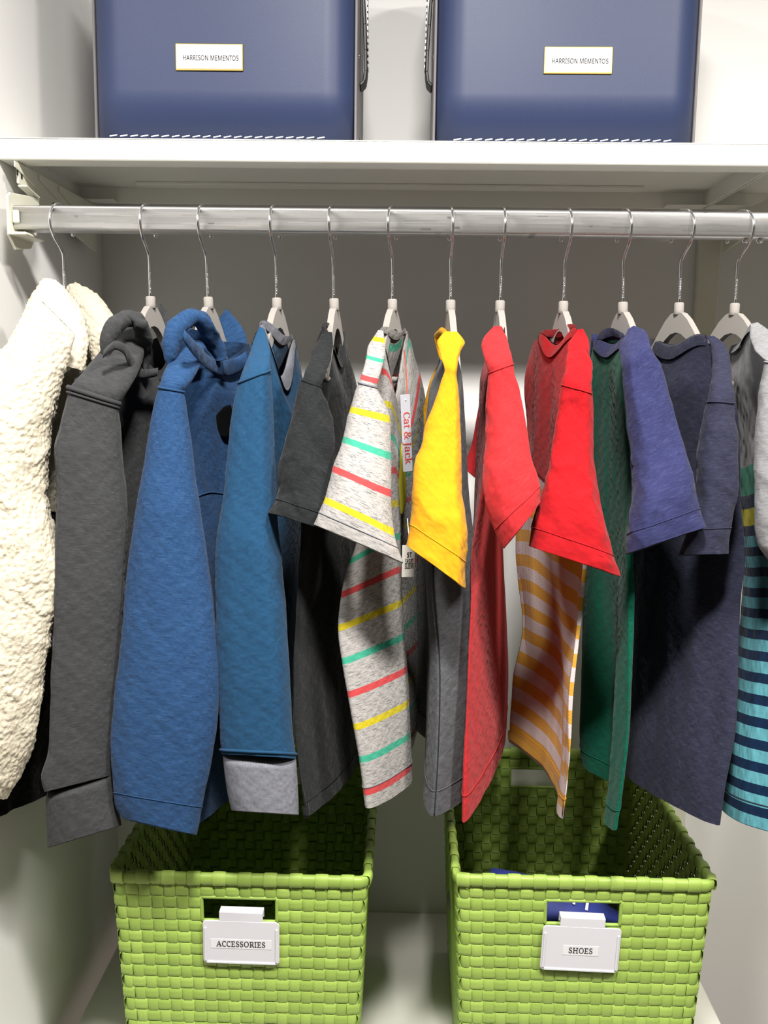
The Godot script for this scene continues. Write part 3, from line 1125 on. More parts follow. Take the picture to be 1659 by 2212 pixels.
func fittings():
	# upper shelf: a folded steel tray
	var y := 1.4 + 0.2065
	var zf := 0.93 - 0.938
	var zb := 0.93 - 1.165
	for k in 2:
		var x0: float = [-0.3985, 0.3535][k]
		var x1: float = [0.3515, 1.10][k]
		var drop: float = [0.0, 0.0016][k]
		var w := x1 - x0
		var xm := (x0 + x1) * 0.5
		var t := thing("wall_shelf", ["white folded steel shelf carrying the two navy boxes", "white steel shelf cut off by the right edge of the photo, butting the long shelf"][k], "shelf", Vector3(xm, y, 0), "white steel shelves")
		put("top", chamfer(Vector3(w, 0.0025, zf + 0.318), 0.0008, Vector3(0, 0.0195, (zf - 0.318) * 0.5)), mats["shelf_white"], t)
		put("front_lip", chamfer(Vector3(w, 0.0207 + drop, 0.003), 0.0010, Vector3(0, 0.0104 - drop * 0.5, zf - 0.0015)), mats["shelf_white"], t)
		put("lip_return", chamfer(Vector3(w, 0.0018, 0.027), 0.0006, Vector3(0, 0.0009 - drop, zf - 0.015)), mats["shelf_white"], t)
		put("back_flange", chamfer(Vector3(w, 0.0195, 0.002), 0.0006, Vector3(0, 0.0095, zb + 0.001)), mats["shelf_white"], t)
		for s in [-1, 1]:
			put("side_flange", chamfer(Vector3(0.0016, 0.019, zf - zb - 0.006), 0.0005, Vector3(s * (w * 0.5 - 0.0008), 0.0096, (zf + zb) * 0.5)), mats["shelf_white"], t)
			put("end_stiffener", chamfer(Vector3(0.045, 0.0016, 0.018), 0.0005, Vector3(s * (w * 0.5 - 0.025), 0.0008, zb + 0.012)), mats["shelf_white"], t)
		put("stiffener", chamfer(Vector3(w - 0.16, 0.004, 0.020), 0.001, Vector3(0, 0.0165, zb + 0.03)), mats["shelf_white"], t)
	# left bracket: a slotted steel arm along the side panel
	var a := thing("shelf_bracket", "cream slotted steel bracket under the left end of the shelf", "bracket", Vector3(-0.3835, 1.4, 0))
	var ztop := 0.93 - 0.945
	var arm := PackedVector2Array([Vector2(-0.245, 0.206), Vector2(ztop, 0.206), Vector2(ztop, 0.186), Vector2(-0.05, 0.176), Vector2(-0.245, 0.150)])
	var p := put("arm", plate(arm, 0.0024, 0.0005), mats["bracket_cream"], a)
	p.rotation.y = -PI / 2
	var fl := put("arm_fold", chamfer(Vector3(0.009, 0.0018, 0.034), 0.0005), mats["bracket_cream"], a, Vector3(0.004, 0.1810, -0.0325))
	fl.rotation_degrees.x = -8.6
	for q in [[-0.012, 0.196], [-0.022, 0.1945], [-0.105, 0.180], [-0.116, 0.1785], [-0.137, 0.175]]:
		put("slot", plate(rounded(0.0036, 0.0075, 0.0016, 3), 0.0006, 0.0001), mats["slot_black"], a, Vector3(0.0014, q[1], q[0])).rotation.y = PI / 2
	# interlocking tabs where shelf and bracket hook together
	for q in [[-0.06, 0.070], [-0.115, 0.062], [-0.165, 0.055]]:
		var tab := PackedVector2Array([Vector2(q[0], 0.2045), Vector2(q[0] + q[1] * 0.8, 0.2045), Vector2(q[0] + q[1] * 0.8, 0.199), Vector2(q[0], 0.1885)])
		put("tab", plate(tab, 0.0012, 0.0003), mats["bracket_cream"], a, Vector3(0.0019, 0, 0)).rotation.y = -PI / 2
	# right upright and the bracket under the next shelf
	var u := thing("wall_upright", "cream slotted wall standard behind the rail near the right edge", "upright", Vector3(0.386, 0.15, -0.32))
	put("channel", chamfer(Vector3(0.028, 1.46, 0.012), 0.0015, Vector3(0, 0.73, 0.006)), mats["bracket_cream"], u)
	var rb := thing("shelf_bracket", "cream steel bracket fixed to the wall standard under the shelf joint", "bracket", Vector3(0.402, 1.4, 0))
	var arm2 := PackedVector2Array([Vector2(-0.306, 0.2055), Vector2(-0.03, 0.2055), Vector2(-0.03, 0.195), Vector2(-0.306, 0.165)])
	put("arm", plate(arm2, 0.003, 0.0006), mats["bracket_cream"], rb).rotation.y = -PI / 2
	# the rail: a rectangular steel tube
	var ry := 1.4 + 0.1492
	var rod := thing("hanging_rail", "rectangular brushed steel rail with all the hangers on it", "rail", Vector3(0, ry, 0))
	var sec := rounded(0.026, 0.0226, 0.0026, 4)
	var pos := PackedVector3Array()
	var uv := PackedVector2Array()
	var idx := PackedInt32Array()
	for e in 2:
		for q in sec:
			pos.append(Vector3([-0.3775, 1.10][e], q.y, q.x))
			uv.append(Vector2([0.0, 1.47][e], q.y))
	var n := sec.size()
	for i in n:
		var j := (i + 1) % n
		idx.append_array([i, i + n, j, j, i + n, j + n])
	for i in range(1, n - 1): idx.append_array([0, i, i + 1])
	put("tube", finish(pos, uv, idx), mats["steel"], rod)
	put("end_bracket", plate(PackedVector2Array([Vector2(-0.055, -0.004), Vector2(0.016, -0.012), Vector2(0.022, -0.016), Vector2(0.022, -0.052), Vector2(0.008, -0.064), Vector2(-0.03, -0.058), Vector2(-0.055, -0.03)]), 0.0026, 0.0006), mats["bracket_cream"], rod, Vector3(-0.3795, 0.034, 0)).rotation.y = -PI / 2
	put("bracket_foot", chamfer(Vector3(0.018, 0.003, 0.046), 0.001, Vector3(-0.371, -0.0165, 0.0)), mats["bracket_cream"], rod)
	put("bracket_catch", chamfer(Vector3(0.006, 0.012, 0.004), 0.001, Vector3(-0.3745, 0.0, 0.0145)), mats["bracket_cream"], rod)
	for q in [0.3225, 0.3345]:
		put("screw", lathe(PackedVector2Array([Vector2(0, -0.0042), Vector2(0.002, -0.004), Vector2(0.0036, -0.0022), Vector2(0.0040, 0.0)]), 14), mats["chrome"], rod, Vector3(q if q < 0.33 else 0.336, -0.0113, 0.001))
	# bottom shelf
	var bs := thing("bottom_shelf", "cream bottom shelf that the two lime baskets stand on", "shelf", Vector3(0.0080, 0.643, 0))
	put("board", chamfer(Vector3(0.765, 0.022, 0.475), 0.002, Vector3(0, -0.011, -0.082)), mats["shelf_white"], bs)
	put("board_edge", chamfer(Vector3(0.765, 0.026, 0.003), 0.001, Vector3(0, -0.0115, 0.1565)), mats["shelf_white"], bs)
	
func hangers():
	var tops := [130, 317, 437, 592, 714, 846, 973, 1087, 1226, 1346, 1475, 1603]
	var feet := [140, 612, 325, 622, 450, 614, 598, 624, 722, 636, 848, 628, 974, 632, 1081, 622, 1218, 624, 1347, 630, 1468, 636, 1588, 640]
	var held := ["cream fleece jacket", "charcoal zip hoodie", "heathered blue hooded top", "blue sweatshirt with grey cuffs", "dark charcoal short sleeved shirt", "flecked grey shirt with thin stripes", "yellow sleeved grey shirt", "coral red shirt", "bright red shirt with yellow bars", "green shirt with navy sleeves", "inky navy shirt", "grey yoked shirt with teal and navy bars"]
	var yaw := [-15, -8, -8, -8, -5, -12, 3, 2, 6, 9, 19, 20]
	var first := make_hanger()
	for i in 12:
		var h: Node3D = first
		if i > 0:
			h = first.duplicate()
			h.name = numbered("clothes_hanger")
			add_child(h)
		var foot := at(feet[i * 2], feet[i * 2 + 1] + 10, 0.0)
		var top := at(tops[i], 442, 0.0)
		h.position = foot
		# hung so that the hook rests on the rail
		h.position.y = 1.4 + 0.1602 + 0.0017 - 0.0945 + 0.0015
		h.rotation = Vector3(0, deg_to_rad(yaw[i]), -atan((top.x - foot.x) / 0.085) * 0.7)
		tag(h, "grey velvet hanger with chrome hook, holding the " + held[i], "hanger", "grey velvet hangers on the rail")

func storage():
	storage_box("navy box with brass name plate, the left of two on the upper shelf", -0.3140, -0.0560, -0.0265, 0.6, -0.0115)
	storage_box("navy box with brass name plate, the right of two on the upper shelf", 0.0255, 0.2815, -0.0285, -0.4, 0.0085)

func baskets():
	var sz := Vector3(0.249, 0.280, 0.318)
	basket("lime green woven strap basket under the blue tops, its label reading ACCESSORIES", Vector3(-0.1540, 0.643, 0.93 - 1.005), sz, mats["lime"], mats["lime_pale"])
	basket("lime green woven strap basket under the red shirts, its label reading SHOES", Vector3(0.1825, 0.643, 0.93 - 1.0145), sz, mats["lime"], mats["lime_pale"])
	var k := 520.0
	label_holder("ACCESSORIES", "white clip-on label holder lettered ACCESSORIES on the left basket", at(521, 2036, 0.0850), Vector2(0.0750, 0.0470), Vector3(3.6, 0, -0.6), 0.0480)
	label_holder("SHOES", "white clip-on label holder lettered SHOES on the right basket", at(1254, 2050, 0.0760), Vector2(0.0768, 0.0490), Vector3(3.6, 0, -1.4), 0.0232)
	flat_mat("shoe_blue", Color(0.08, 0.14, 0.42), 0.7)
	flat_mat("shoe_grey", Color(0.42, 0.40, 0.41), 0.8)
	flat_mat("shoe_black", Color(0.05, 0.05, 0.06), 0.7)
	for q in ["shoe_blue", "shoe_grey", "shoe_black"]: mats[q].cull_mode = BaseMaterial3D.CULL_DISABLED
	shoe("royal blue shoe lying behind the hand hole of the right basket", Vector3(0.165, 0.815, 0.005), 80, mats["shoe_blue"])
	shoe("grey shoe peeking over the rim at the left of the right basket", Vector3(0.10, 0.785, -0.03), 10, mats["shoe_grey"], -25.0)
	shoe("black shoe in the shade in the middle of the right basket", Vector3(0.20, 0.765, -0.06), -30, mats["shoe_black"], -20.0)
	shoe("grey shoe at the bottom of the right basket", Vector3(0.13, 0.69, -0.06), 20, mats["shoe_grey"])
	shoe("black shoe at the bottom of the right basket", Vector3(0.21, 0.69, -0.05), -10, mats["shoe_black"])
	shoe("royal blue shoe at the bottom of the right basket", Vector3(0.18, 0.745, 0.0), 95, mats["shoe_blue"])

const SHIRTS := "shirts and jackets hanging from the rail"

func garments_left():
	# 1 fleece jacket
	var t := thing("fleece_jacket", "cream curly fleece jacket with black lower half, at the left end of the rail", "jacket", Vector3.ZERO, SHIRTS)
	var g := body([62, 690, -10, 860, -60, 1100, -75, 1400, -75, 1795], [205, 760, 195, 900, 190, 1200, 195, 1640], [150, 700, 178, 790, 212, 745, 150, 720], 1.0, 0.018, 0.02, 0.125, -0.11, 200, 24)
	crumple(g, 0.004, 14.0)
	var cut := 75
	var low := g.slice(cut - 1)
	cloth("lower_body", low, mats["black_knit"], t)
	var up := g.slice(0, cut + 1)
	sherpa(up, 0.0022)
	cloth("upper_body", up, mats["sherpa"], t, 0, -1, 0.004)
	g = sleeve([78, 640, 20, 745, -55, 860, -110, 1050, -140, 1300, -120, 1560, -60, 1730], [158, 720, 128, 850, 104, 950, 92, 1060, 112, 1160, 125, 1225, 113, 1330, 86, 1460, 52, 1640, 6, 1722], 0.115, 0.150, 0.034, 300, 200)
	crumple(g, 0.004, 16.0)
	sherpa(g, 0.0024)
	cloth("sleeve", g, mats["sherpa"], t, 0, -1, 0.006)
	g = sleeve([97, 603, 66, 655, 42, 715, 40, 760], [118, 606, 160, 655, 186, 725, 178, 800], 0.05, 0.085, 0.016, 90, 120)
	sherpa(g, 0.0022)
	cloth("collar", g, mats["sherpa"], t, 0, -1, 0.004)
	g = sleeve([146, 618, 160, 655, 185, 710, 200, 775], [162, 612, 216, 648, 246, 705, 214, 790], -0.045, -0.02, 0.012, 90, 120)
	sherpa(g, 0.0022)
	cloth("collar", g, mats["sherpa"], t, 0, -1, 0.004)

	# 2 charcoal hoodie
	t = thing("zip_hoodie", "charcoal grey zip hoodie beside the cream fleece jacket", "hoodie", Vector3.ZERO, SHIRTS)
	var m = mats["charcoal_fleece"]
	g = body([160, 820, 150, 1000, 150, 1400, 165, 1740], [392, 770, 402, 900, 402, 1300, 392, 1600], [262, 738, 338, 800, 375, 722, 300, 745], 1.0, 0.022, 0.02)
	crumple(g, 0.007, 11.0, 0.2, 0.3, 2.0)
	cloth("body", g, m, t)
	zipper(g, 24, 2, 60, t)
	g = armed([262, 692, 224, 750, 187, 792, 152, 838], [312, 716, 308, 775, 288, 828, 257, 872], [152, 838, 131, 925, 120, 965, 128, 1080, 122, 1300, 117, 1500, 111, 1630, 98, 1676, 106, 1708], [257, 872, 266, 1000, 275, 1120, 271, 1200, 262, 1350, 251, 1500, 244, 1620, 241, 1674], 0.055, 0.115, 0.128, 0.026, 24, 90, 64, -0.6)
	crumple(g, 0.0018, 10.0, 0.45, 0.2, 3.0)
	cloth("shoulder", g.slice(0, 25), m, t, 0, -1, 0.0)
	cloth("sleeve", g.slice(24), m, t)
	stitch(g, 24, m, t, 0.0024, 0, 32)
	stitch(g, 25, m, t, 0.0014, 0, 32)
	g = sleeve([104, 1703, 106, 1760, 109, 1828], [241, 1668, 246, 1720, 258, 1783], 0.128, 0.130, 0.024, 30, 160)
	ribs(g, 80, 0.0006)
	cloth("cuff", g, m, t)
	g = sleeve([266, 686, 288, 700, 299, 740, 298, 785], [290, 674, 322, 706, 331, 760, 322, 805], 0.085, 0.05, 0.010, 40, 48, 1.0, false)
	crumple(g, 0.004, 22.0, 1.0, 0.0, 4.0, false)
	cloth("hood", g, m, t)
	rope("hood_roll", [228, 772, 0.095, 231, 735, 0.095, 244, 704, 0.092, 268, 687, 0.085, 296, 690, 0.07, 314, 715, 0.05], 0.0078, m, t)
	g = sleeve([224, 756, 248, 736, 270, 744, 288, 772, 306, 796, 342, 794], [222, 774, 248, 756, 266, 764, 280, 792, 302, 818, 340, 812], 0.132, 0.06, 0.004, 50, 24, 1.0, false)
	cloth("hood_edge", g, m, t, 0, -1, 0.0)
	g = sleeve([334, 690, 338, 730, 345, 790], [347, 655, 372, 692, 390, 750, 392, 815], -0.07, -0.06, 0.005, 30, 32, 1.0, false)
	crumple(g, 0.002, 22.0, 1.0, 0.0, 5.0, false)
	cloth("hood", g, m, t)

	# 3 heathered blue hooded top
	t = thing("hooded_top", "heathered blue long sleeved top with a draped hood, left of the grey cuffed sweatshirt", "top", Vector3.ZERO, SHIRTS)
	m = mats["blue_heather"]
	g = body([352, 828, 345, 1000, 345, 1400, 395, 1792], [540, 770, 545, 900, 545, 1300, 522, 1640], [398, 712, 478, 775, 535, 742, 450, 735], 1.0, 0.024, 0.02)
	crumple(g, 0.008, 11.0, 0.2, 0.35, 6.0)
	cloth("body", g, m, t)
	stitch(g, 27, m, t, 0.0009, 10, 40, "pocket_seam")
	var blot := sleeve([484, 878, 464, 900, 457, 920, 476, 940], [498, 874, 506, 900, 506, 928, 490, 944], 0.03, 0.02, 0.003, 24, 28)
	cloth("print", blot, mats["black_knit"], t, 0, -1, 0.0)
	g = armed([388, 706, 366, 785, 346, 838], [446, 716, 434, 785, 393, 846], [346, 838, 338, 862, 325, 930, 300, 1080, 280, 1200, 258, 1400, 242, 1560, 240, 1640, 247, 1735, 262, 1768], [393, 846, 414, 960, 436, 1130, 452, 1250, 468, 1380, 475, 1480, 470, 1550, 453, 1665, 432, 1765, 425, 1803], 0.06, 0.115, 0.135, 0.024, 24, 96, 64)
	crumple(g, 0.0018, 10.0, 0.45, 0.35, 7.0)
	cloth("shoulder", g.slice(0, 25), m, t, 0, -1, 0.0)
	cloth("sleeve", g.slice(24), m, t)
	stitch(g, 24, m, t, 0.0012, 0, 32)
	stitch(g, 114, m, t, 0.00045, 0, -1, "hem_stitching")
	g = sleeve([400, 690, 424, 708, 444, 744, 468, 778], [430, 674, 464, 702, 484, 744, 490, 776], 0.085, 0.045, 0.010, 40, 48, 1.0, false)
	crumple(g, 0.004, 22.0, 1.0, 0.0, 8.0, false)
	cloth("hood", g, m, t)
	rope("hood_roll", [366, 790, 0.10, 369, 740, 0.10, 382, 706, 0.096, 408, 686, 0.088, 436, 690, 0.07, 455, 715, 0.05], 0.0085, m, t)
	g = sleeve([398, 712, 428, 744, 458, 772, 500, 776, 532, 758], [394, 734, 420, 770, 454, 800, 500, 812, 534, 790], 0.128, -0.01, 0.004, 50, 24, 1.0, false)
	cloth("hood_edge", g, m, t, 0, -1, 0.0)
	g = sleeve([472, 690, 480, 730, 490, 775], [490, 666, 514, 694, 534, 732, 540, 768], -0.07, -0.06, 0.005, 30, 32, 1.0, false)
	crumple(g, 0.002, 22.0, 1.0, 0.0, 9.0, false)
	cloth("hood", g, m, t)

	# 4 blue sweatshirt
	t = thing("sweatshirt", "blue sweatshirt with heather grey collar and ribbed grey cuff", "sweatshirt", Vector3.ZERO, SHIRTS)
	m = mats["blue_fleece"]
	g = body([532, 800, 520, 1000, 520, 1400, 525, 1700], [652, 812, 652, 1000, 650, 1180, 638, 1330, 630, 1450, 622, 1590], [560, 712, 609, 838, 636, 745, 604, 752], 1.0, 0.016, 0.014, 0.12, -0.11, 90, 12, [0.055, 0.02, -0.055])
	crumple(g, 0.003, 12.0, 0.3, 0.2, 10.0)
	cloth("body", g, m, t)
	collar(g, 12, 0.014, mats["grey_rib"], t)
	g = armed([556, 702, 540, 762, 516, 828], [576, 714, 582, 755, 584, 800], [516, 828, 503, 880, 494, 950, 484, 1060, 470, 1150, 465, 1250, 468, 1400, 474, 1540, 479, 1628], [584, 800, 592, 960, 602, 1140, 613, 1250, 624, 1400, 634, 1580, 640, 1638], 0.062, 0.112, 0.126, 0.024, 20, 90, 64, 0.5)
	crumple(g, 0.0016, 10.0, 0.45, 0.2, 11.0)
	cloth("shoulder", g.slice(0, 21), m, t, 0, -1, 0.0)
	cloth("sleeve", g.slice(20), m, t)
	stitch(g, 20, m, t, 0.0011, 0, 32)
	stitch(g, 109, m, t, 0.0013)
	g = sleeve([482, 1626, 488, 1680, 495, 1722, 502, 1750], [638, 1637, 642, 1700, 644, 1759], 0.126, 0.128, 0.020, 30, 160)
	ribs(g, 80, 0.0006)
	cloth("cuff", g, mats["grey_rib"], t)

func ribs(g: Array, n: int, amp: float):
	var nn := normals_of(g)
	var cols: int = g[0].size()
	for r in g.size():
		for c in cols:
			g[r][c] += nn[r][c] * amp * (0.5 + 0.5 * cos(TAU * c * n / cols)) * (1 if r > 0 else 0)

func zipper(g: Array, col: int, r0: int, r1: int, t: Node3D):
	var nn := normals_of(g)
	var st := SurfaceTool.new()
	st.begin(Mesh.PRIMITIVE_TRIANGLES)
	var tape := PackedVector3Array()
	var at_len := 0.0
	for r in range(r0, r1):
		var p: Vector3 = g[r][col] + nn[r][col] * 0.001
		tape.append(p)
		var q: Vector3 = g[r + 1][col] + nn[r][col] * 0.001
		var dir := (q - p).normalized()
		var across := dir.cross(nn[r][col]).normalized()
		var steps := 2
		for s in steps:
			box_into(st, Vector3(0.0044, 0.0016, 0.0016), 0.0004, p.lerp(q, (s + 0.5) / steps) + nn[r][col] * 0.0009, Basis(across, dir, nn[r][col]))
	st.generate_normals()
	var z := put("zipper", tube(tape, 0.0024, 8), mats["black_leather"], t)
	put("teeth", st.commit(), mats["chrome"], z)
	put("slider", chamfer(Vector3(0.007, 0.010, 0.004), 0.001), mats["chrome"], z, g[r0 + 1][col] + nn[r0 + 1][col] * 0.003)

func garments_middle():
	# 5 dark charcoal tee
	var t := thing("charcoal_shirt", "dark charcoal short sleeved shirt between the blue sweatshirt and the flecked shirt", "shirt", Vector3.ZERO, SHIRTS)
	var m = mats["charcoal_jersey"]
	var g := body([668, 790, 656, 1000, 650, 1180, 640, 1330, 635, 1500, 643, 1640, 662, 1769], [757, 800, 765, 1000, 780, 1300, 790, 1590], [695, 716, 730, 790, 743, 726, 722, 730], 1.0, 0.014, 0.012, 0.12, -0.11)
	crumple(g, 0.006, 12.0, 0.2, 0.25, 12.0)
	cloth("body", g, m, t)
	collar(g, 12, 0.009, m, t)
	stitch(g, 87, m, t, 0.0005, 0, -1, "hem_stitching")
	g = armed([692, 715, 683, 740, 664, 785, 650, 820], [724, 718, 716, 780, 692, 836], [650, 820, 635, 880, 620, 950, 606, 1020, 602, 1065, 576, 1104], [692, 836, 708, 890, 718, 950, 726, 1020, 744, 1090, 778, 1166], 0.06, 0.115, 0.128, 0.028, 20, 70, 56)
	crumple(g, 0.004, 16.0, 0.6, 0.4, 13.0)
	cloth("shoulder", g.slice(0, 21), m, t, 0, -1, 0.0)
	cloth("sleeve", g.slice(20), m, t)
	stitch(g, 82, m, t, 0.0005, 0, -1, "hem_stitching")
	stitch(g, 20, m, t, 0.0007, 0, 28)

	# 6 flecked striped tee
	t = thing("striped_shirt", "flecked grey shirt with thin yellow, green and red stripes and swing tags", "shirt", Vector3.ZERO, SHIRTS)
	m = mats["flecked_stripe"]
	g = body([790, 770, 778, 900, 772, 1160, 748, 1240, 735, 1320, 733, 1370, 742, 1430, 760, 1530, 780, 1640, 795, 1745], [900, 800, 918, 900, 906, 1240, 903, 1440, 896, 1558], [820, 724, 852, 888, 880, 728, 852, 742], 1.0, 0.014, 0.012, 0.13, -0.11, 90, 12, [0.055, 0.02, -0.05], 4.0, {1: [0.055, 0.07, 820, 724, 836, 850, 862, 1150, 868, 1250, 872, 1330, 880, 1440, 885, 1550, 889, 1688]})
	crumple(g, 0.0025, 12.0, 0.25, 0.2, 14.0)
	cloth("body", g, m, t, 0, -1, 0.012, Vector2(0, 0.04))
	collar(g, 12, 0.012, mats["flecked_plain"], t)
	stitch(g, 86, mats["grey_rib"], t, 0.0005, 0, -1, "hem_stitching")
	g = armed([813, 712, 796, 745, 791, 772, 773, 826], [832, 714, 833, 770, 816, 838], [773, 826, 757, 880, 741, 950, 720, 1010, 700, 1080, 676, 1131], [816, 838, 838, 890, 845, 1000, 848, 1100, 856, 1165, 873, 1214], 0.062, 0.118, 0.160, 0.022, 20, 70, 56)
	crumple(g, 0.002, 14.0, 0.6, 0.3, 15.0)
	cloth("shoulder", g.slice(0, 21), m, t, 0, -1, 0.0, Vector2(0, 0.003))
	cloth("sleeve", g.slice(20), m, t, 0, -1, 0.012, Vector2(0, -0.013))
	stitch(g, 20, mats["grey_rib"], t, 0.0010, 0, 28)
	stitch(g, 84, mats["grey_rib"], t, 0.0005, 0, -1, "hem_stitching")
	g = sleeve([888, 800, 886, 900, 880, 1000], [908, 820, 922, 900, 928, 1010], -0.105, -0.125, 0.012, 40, 32)
	cloth("sleeve", g, m, t)
	g = sleeve([866, 958, 862, 1020, 859, 1070, 862, 1108], [873, 958, 877, 1020, 877, 1085, 870, 1110], 0.045, 0.045, 0.002, 20, 24)
	cloth("pocket_edge", g, mats["olive"], t) if mats.has("olive") else cloth("pocket_edge", g, flat_mat("olive", Color(0.62, 0.60, 0.13), 0.9), t)
	tags()

	# 7 yellow sleeves, grey body
	t = thing("raglan_shirt", "grey shirt with bright yellow sleeves and shoulders", "shirt", Vector3.ZERO, SHIRTS)
	m = mats["yellow_jersey"]
	g = body([956, 800, 945, 900, 930, 1100, 937, 1250, 950, 1450, 946, 1640, 938, 1763], [940, 860, 930, 1000, 950, 1240, 950, 1440, 945, 1560], [970, 735, 955, 760, 952, 745, 962, 750], -1.0, 0.016, 0.016, 0.125, -0.12, 90, 12, [0.055, 0.0, -0.055], 4.0, {3: [-0.10, -0.10, 948, 760, 930, 870, 908, 1000, 905, 1240, 903, 1440, 897, 1557], 2: [-0.01, -0.01, 955, 770, 945, 860, 928, 1100, 925, 1250, 926, 1450, 934, 1622], 7: [0.09, 0.09, 970, 745, 985, 860, 1000, 1100, 1018, 1230, 1012, 1500, 1003, 1728], 5: [-0.10, -0.10, 952, 760, 965, 860, 985, 1000, 995, 1240, 990, 1440, 985, 1557]})
	crumple(g, 0.0025, 12.0, 0.2, 0.1, 16.0)
	cloth("body", g, mats["grey_jersey"], t)
	stitch(g, 85, mats["grey_jersey"], t, 0.0005, 0, -1, "hem_stitching")
	crease_line(g, 0, 30, 90, mats["charcoal_jersey"], t, 0.0006)
	g = armed([950, 715, 943, 738, 948, 772, 957, 800], [998, 717, 1006, 738, 993, 772, 986, 806], [958, 800, 945, 840, 928, 900, 912, 960, 896, 1010, 888, 1080, 886, 1150, 880, 1178], [985, 806, 991, 860, 995, 950, 995, 1060, 1004, 1110, 1013, 1150, 1003, 1268], 0.088, 0.118, 0.150, 0.026, 20, 76, 56, 0.55)
	crumple(g, 0.003, 15.0, 0.6, -0.4, 17.0)
	cloth("sleeve", g, m, t)
	stitch(g, 87, mats["yellow_jersey"], t, 0.00045, 0, -1, "hem_stitching")
	rope("neck_band", [967, 722, 0.02, 955, 716, -0.01, 946, 726, -0.03, 950, 748, -0.03, 957, 785, -0.01], 0.0042, m, t)
	g = sleeve([948, 785, 930, 820, 915, 880, 898, 990, 888, 1090], [955, 785, 948, 830, 935, 900, 915, 980, 905, 1090], -0.06, -0.10, 0.012, 40, 32)
	cloth("sleeve", g, m, t)
	g = sleeve([985, 1010, 985, 1060, 990, 1085], [997, 1010, 1008, 1045, 1013, 1062], -0.08, -0.10, 0.010, 24, 24)
	cloth("sleeve_edge", g, m, t)

	# 8 coral tee
	t = thing("coral_shirt", "coral red short sleeved shirt, edge on, right of the yellow sleeves", "shirt", Vector3.ZERO, SHIRTS)
	m = mats["coral_jersey"]
	g = body([1090, 740, 1085, 850, 1055, 1000, 1036, 1100, 1018, 1210, 1018, 1300, 1012, 1450, 1005, 1620, 1001, 1777], [1052, 800, 1046, 900, 1075, 1180, 1090, 1400, 1089, 1556], [1088, 708, 1078, 726, 1068, 722, 1066, 722], 1.0, 0.012, 0.012, 0.125, -0.11)
	crumple(g, 0.0025, 12.0, 0.25, 0.1, 19.0)
	cloth("body", g, m, t)
	stitch(g, 85, m, t, 0.0005, 0, -1, "hem_stitching")
	g = armed([1062, 704, 1046, 728, 1043, 765, 1057, 806], [1088, 704, 1095, 738, 1109, 786], [1057, 806, 1049, 850, 1045, 920, 1041, 1000, 1039, 1060, 1060, 1122, 1089, 1183], [1109, 786, 1125, 850, 1140, 930, 1155, 1000, 1167, 1050, 1169, 1084], 0.068, 0.112, 0.150, 0.026, 20, 70, 56)
	crumple(g, 0.003, 15.0, 0.6, -0.5, 20.0)
	cloth("shoulder", g.slice(0, 21), m, t, 0, -1, 0.0)
	cloth("sleeve", g.slice(20), m, t)
	stitch(g, 20, m, t, 0.0007, 0, 28)
	stitch(g, 82, m, t, 0.00045, 0, -1, "hem_stitching")
	g = sleeve([1042, 830, 1029, 905, 1018, 960, 999, 1008], [1050, 830, 1048, 930, 1044, 1000, 1034, 1037], -0.095, -0.11, 0.012, 40, 32)
	cloth("sleeve", g, m, t)

	# 9 bright red tee with barred body
	t = thing("red_shirt", "bright red shirt whose lower body has yellow and white bars", "shirt", Vector3.ZERO, SHIRTS)
	m = mats["red_jersey"]
	g = body([1272, 765, 1279, 900, 1270, 1150, 1262, 1250, 1248, 1380, 1234, 1500, 1229, 1650, 1216, 1767], [1148, 752, 1137, 800, 1137, 850, 1143, 920, 1113, 1180, 1130, 1350, 1114, 1460, 1104, 1560, 1102, 1602], [1246, 722, 1192, 768, 1163, 732, 1208, 736], -1.0, 0.014, 0.014, 0.125, -0.12, 100, 12, [0.055, 0.0, -0.055], 4.0, {1: [0.055, 0.09, 1246, 722, 1225, 870, 1222, 1200, 1217, 1540, 1214, 1650, 1205, 1752], 2: [0.0, 0.0, 1192, 768, 1182, 900, 1180, 1200, 1194, 1400, 1200, 1560, 1204, 1641], 3: [-0.055, -0.012, 1163, 732, 1152, 1000, 1146, 1200, 1152, 1400, 1142, 1560, 1142, 1628]}, -0.03)
	crumple(g, 0.005, 13.0, 0.15, 0.1, 22.0)
	var split := 32
	var lower := g.slice(split - 1)
	cloth("upper_body", g.slice(0, split + 1), m, t, 0, -1, 0.0)
	cloth("lower_body", lower, mats["yellow_bars"], t)
	stitch(g, 96, mats["yellow_jersey"], t, 0.0004, 0, -1, "hem_stitching")
	collar(g, 12, 0.012, m, t)
	g = armed([1244, 712, 1229, 740, 1226, 790, 1216, 832], [1264, 710, 1273, 732, 1273, 770, 1278, 850], [1216, 832, 1205, 880, 1191, 980, 1172, 1060, 1151, 1130, 1138, 1177], [1278, 850, 1281, 900, 1280, 950, 1286, 1050, 1302, 1115, 1322, 1175, 1340, 1243], 0.06, 0.112, 0.142, 0.024, 20, 70, 56, 0.35)
	crumple(g, 0.0035, 15.0, 0.6, 0.5, 23.0)
	cloth("shoulder", g.slice(0, 21), m, t, 0, -1, 0.0)
	cloth("sleeve", g.slice(20), m, t)
	stitch(g, 20, m, t, 0.0007, 0, 28)
	stitch(g, 82, m, t, 0.00045, 0, -1, "hem_stitching")

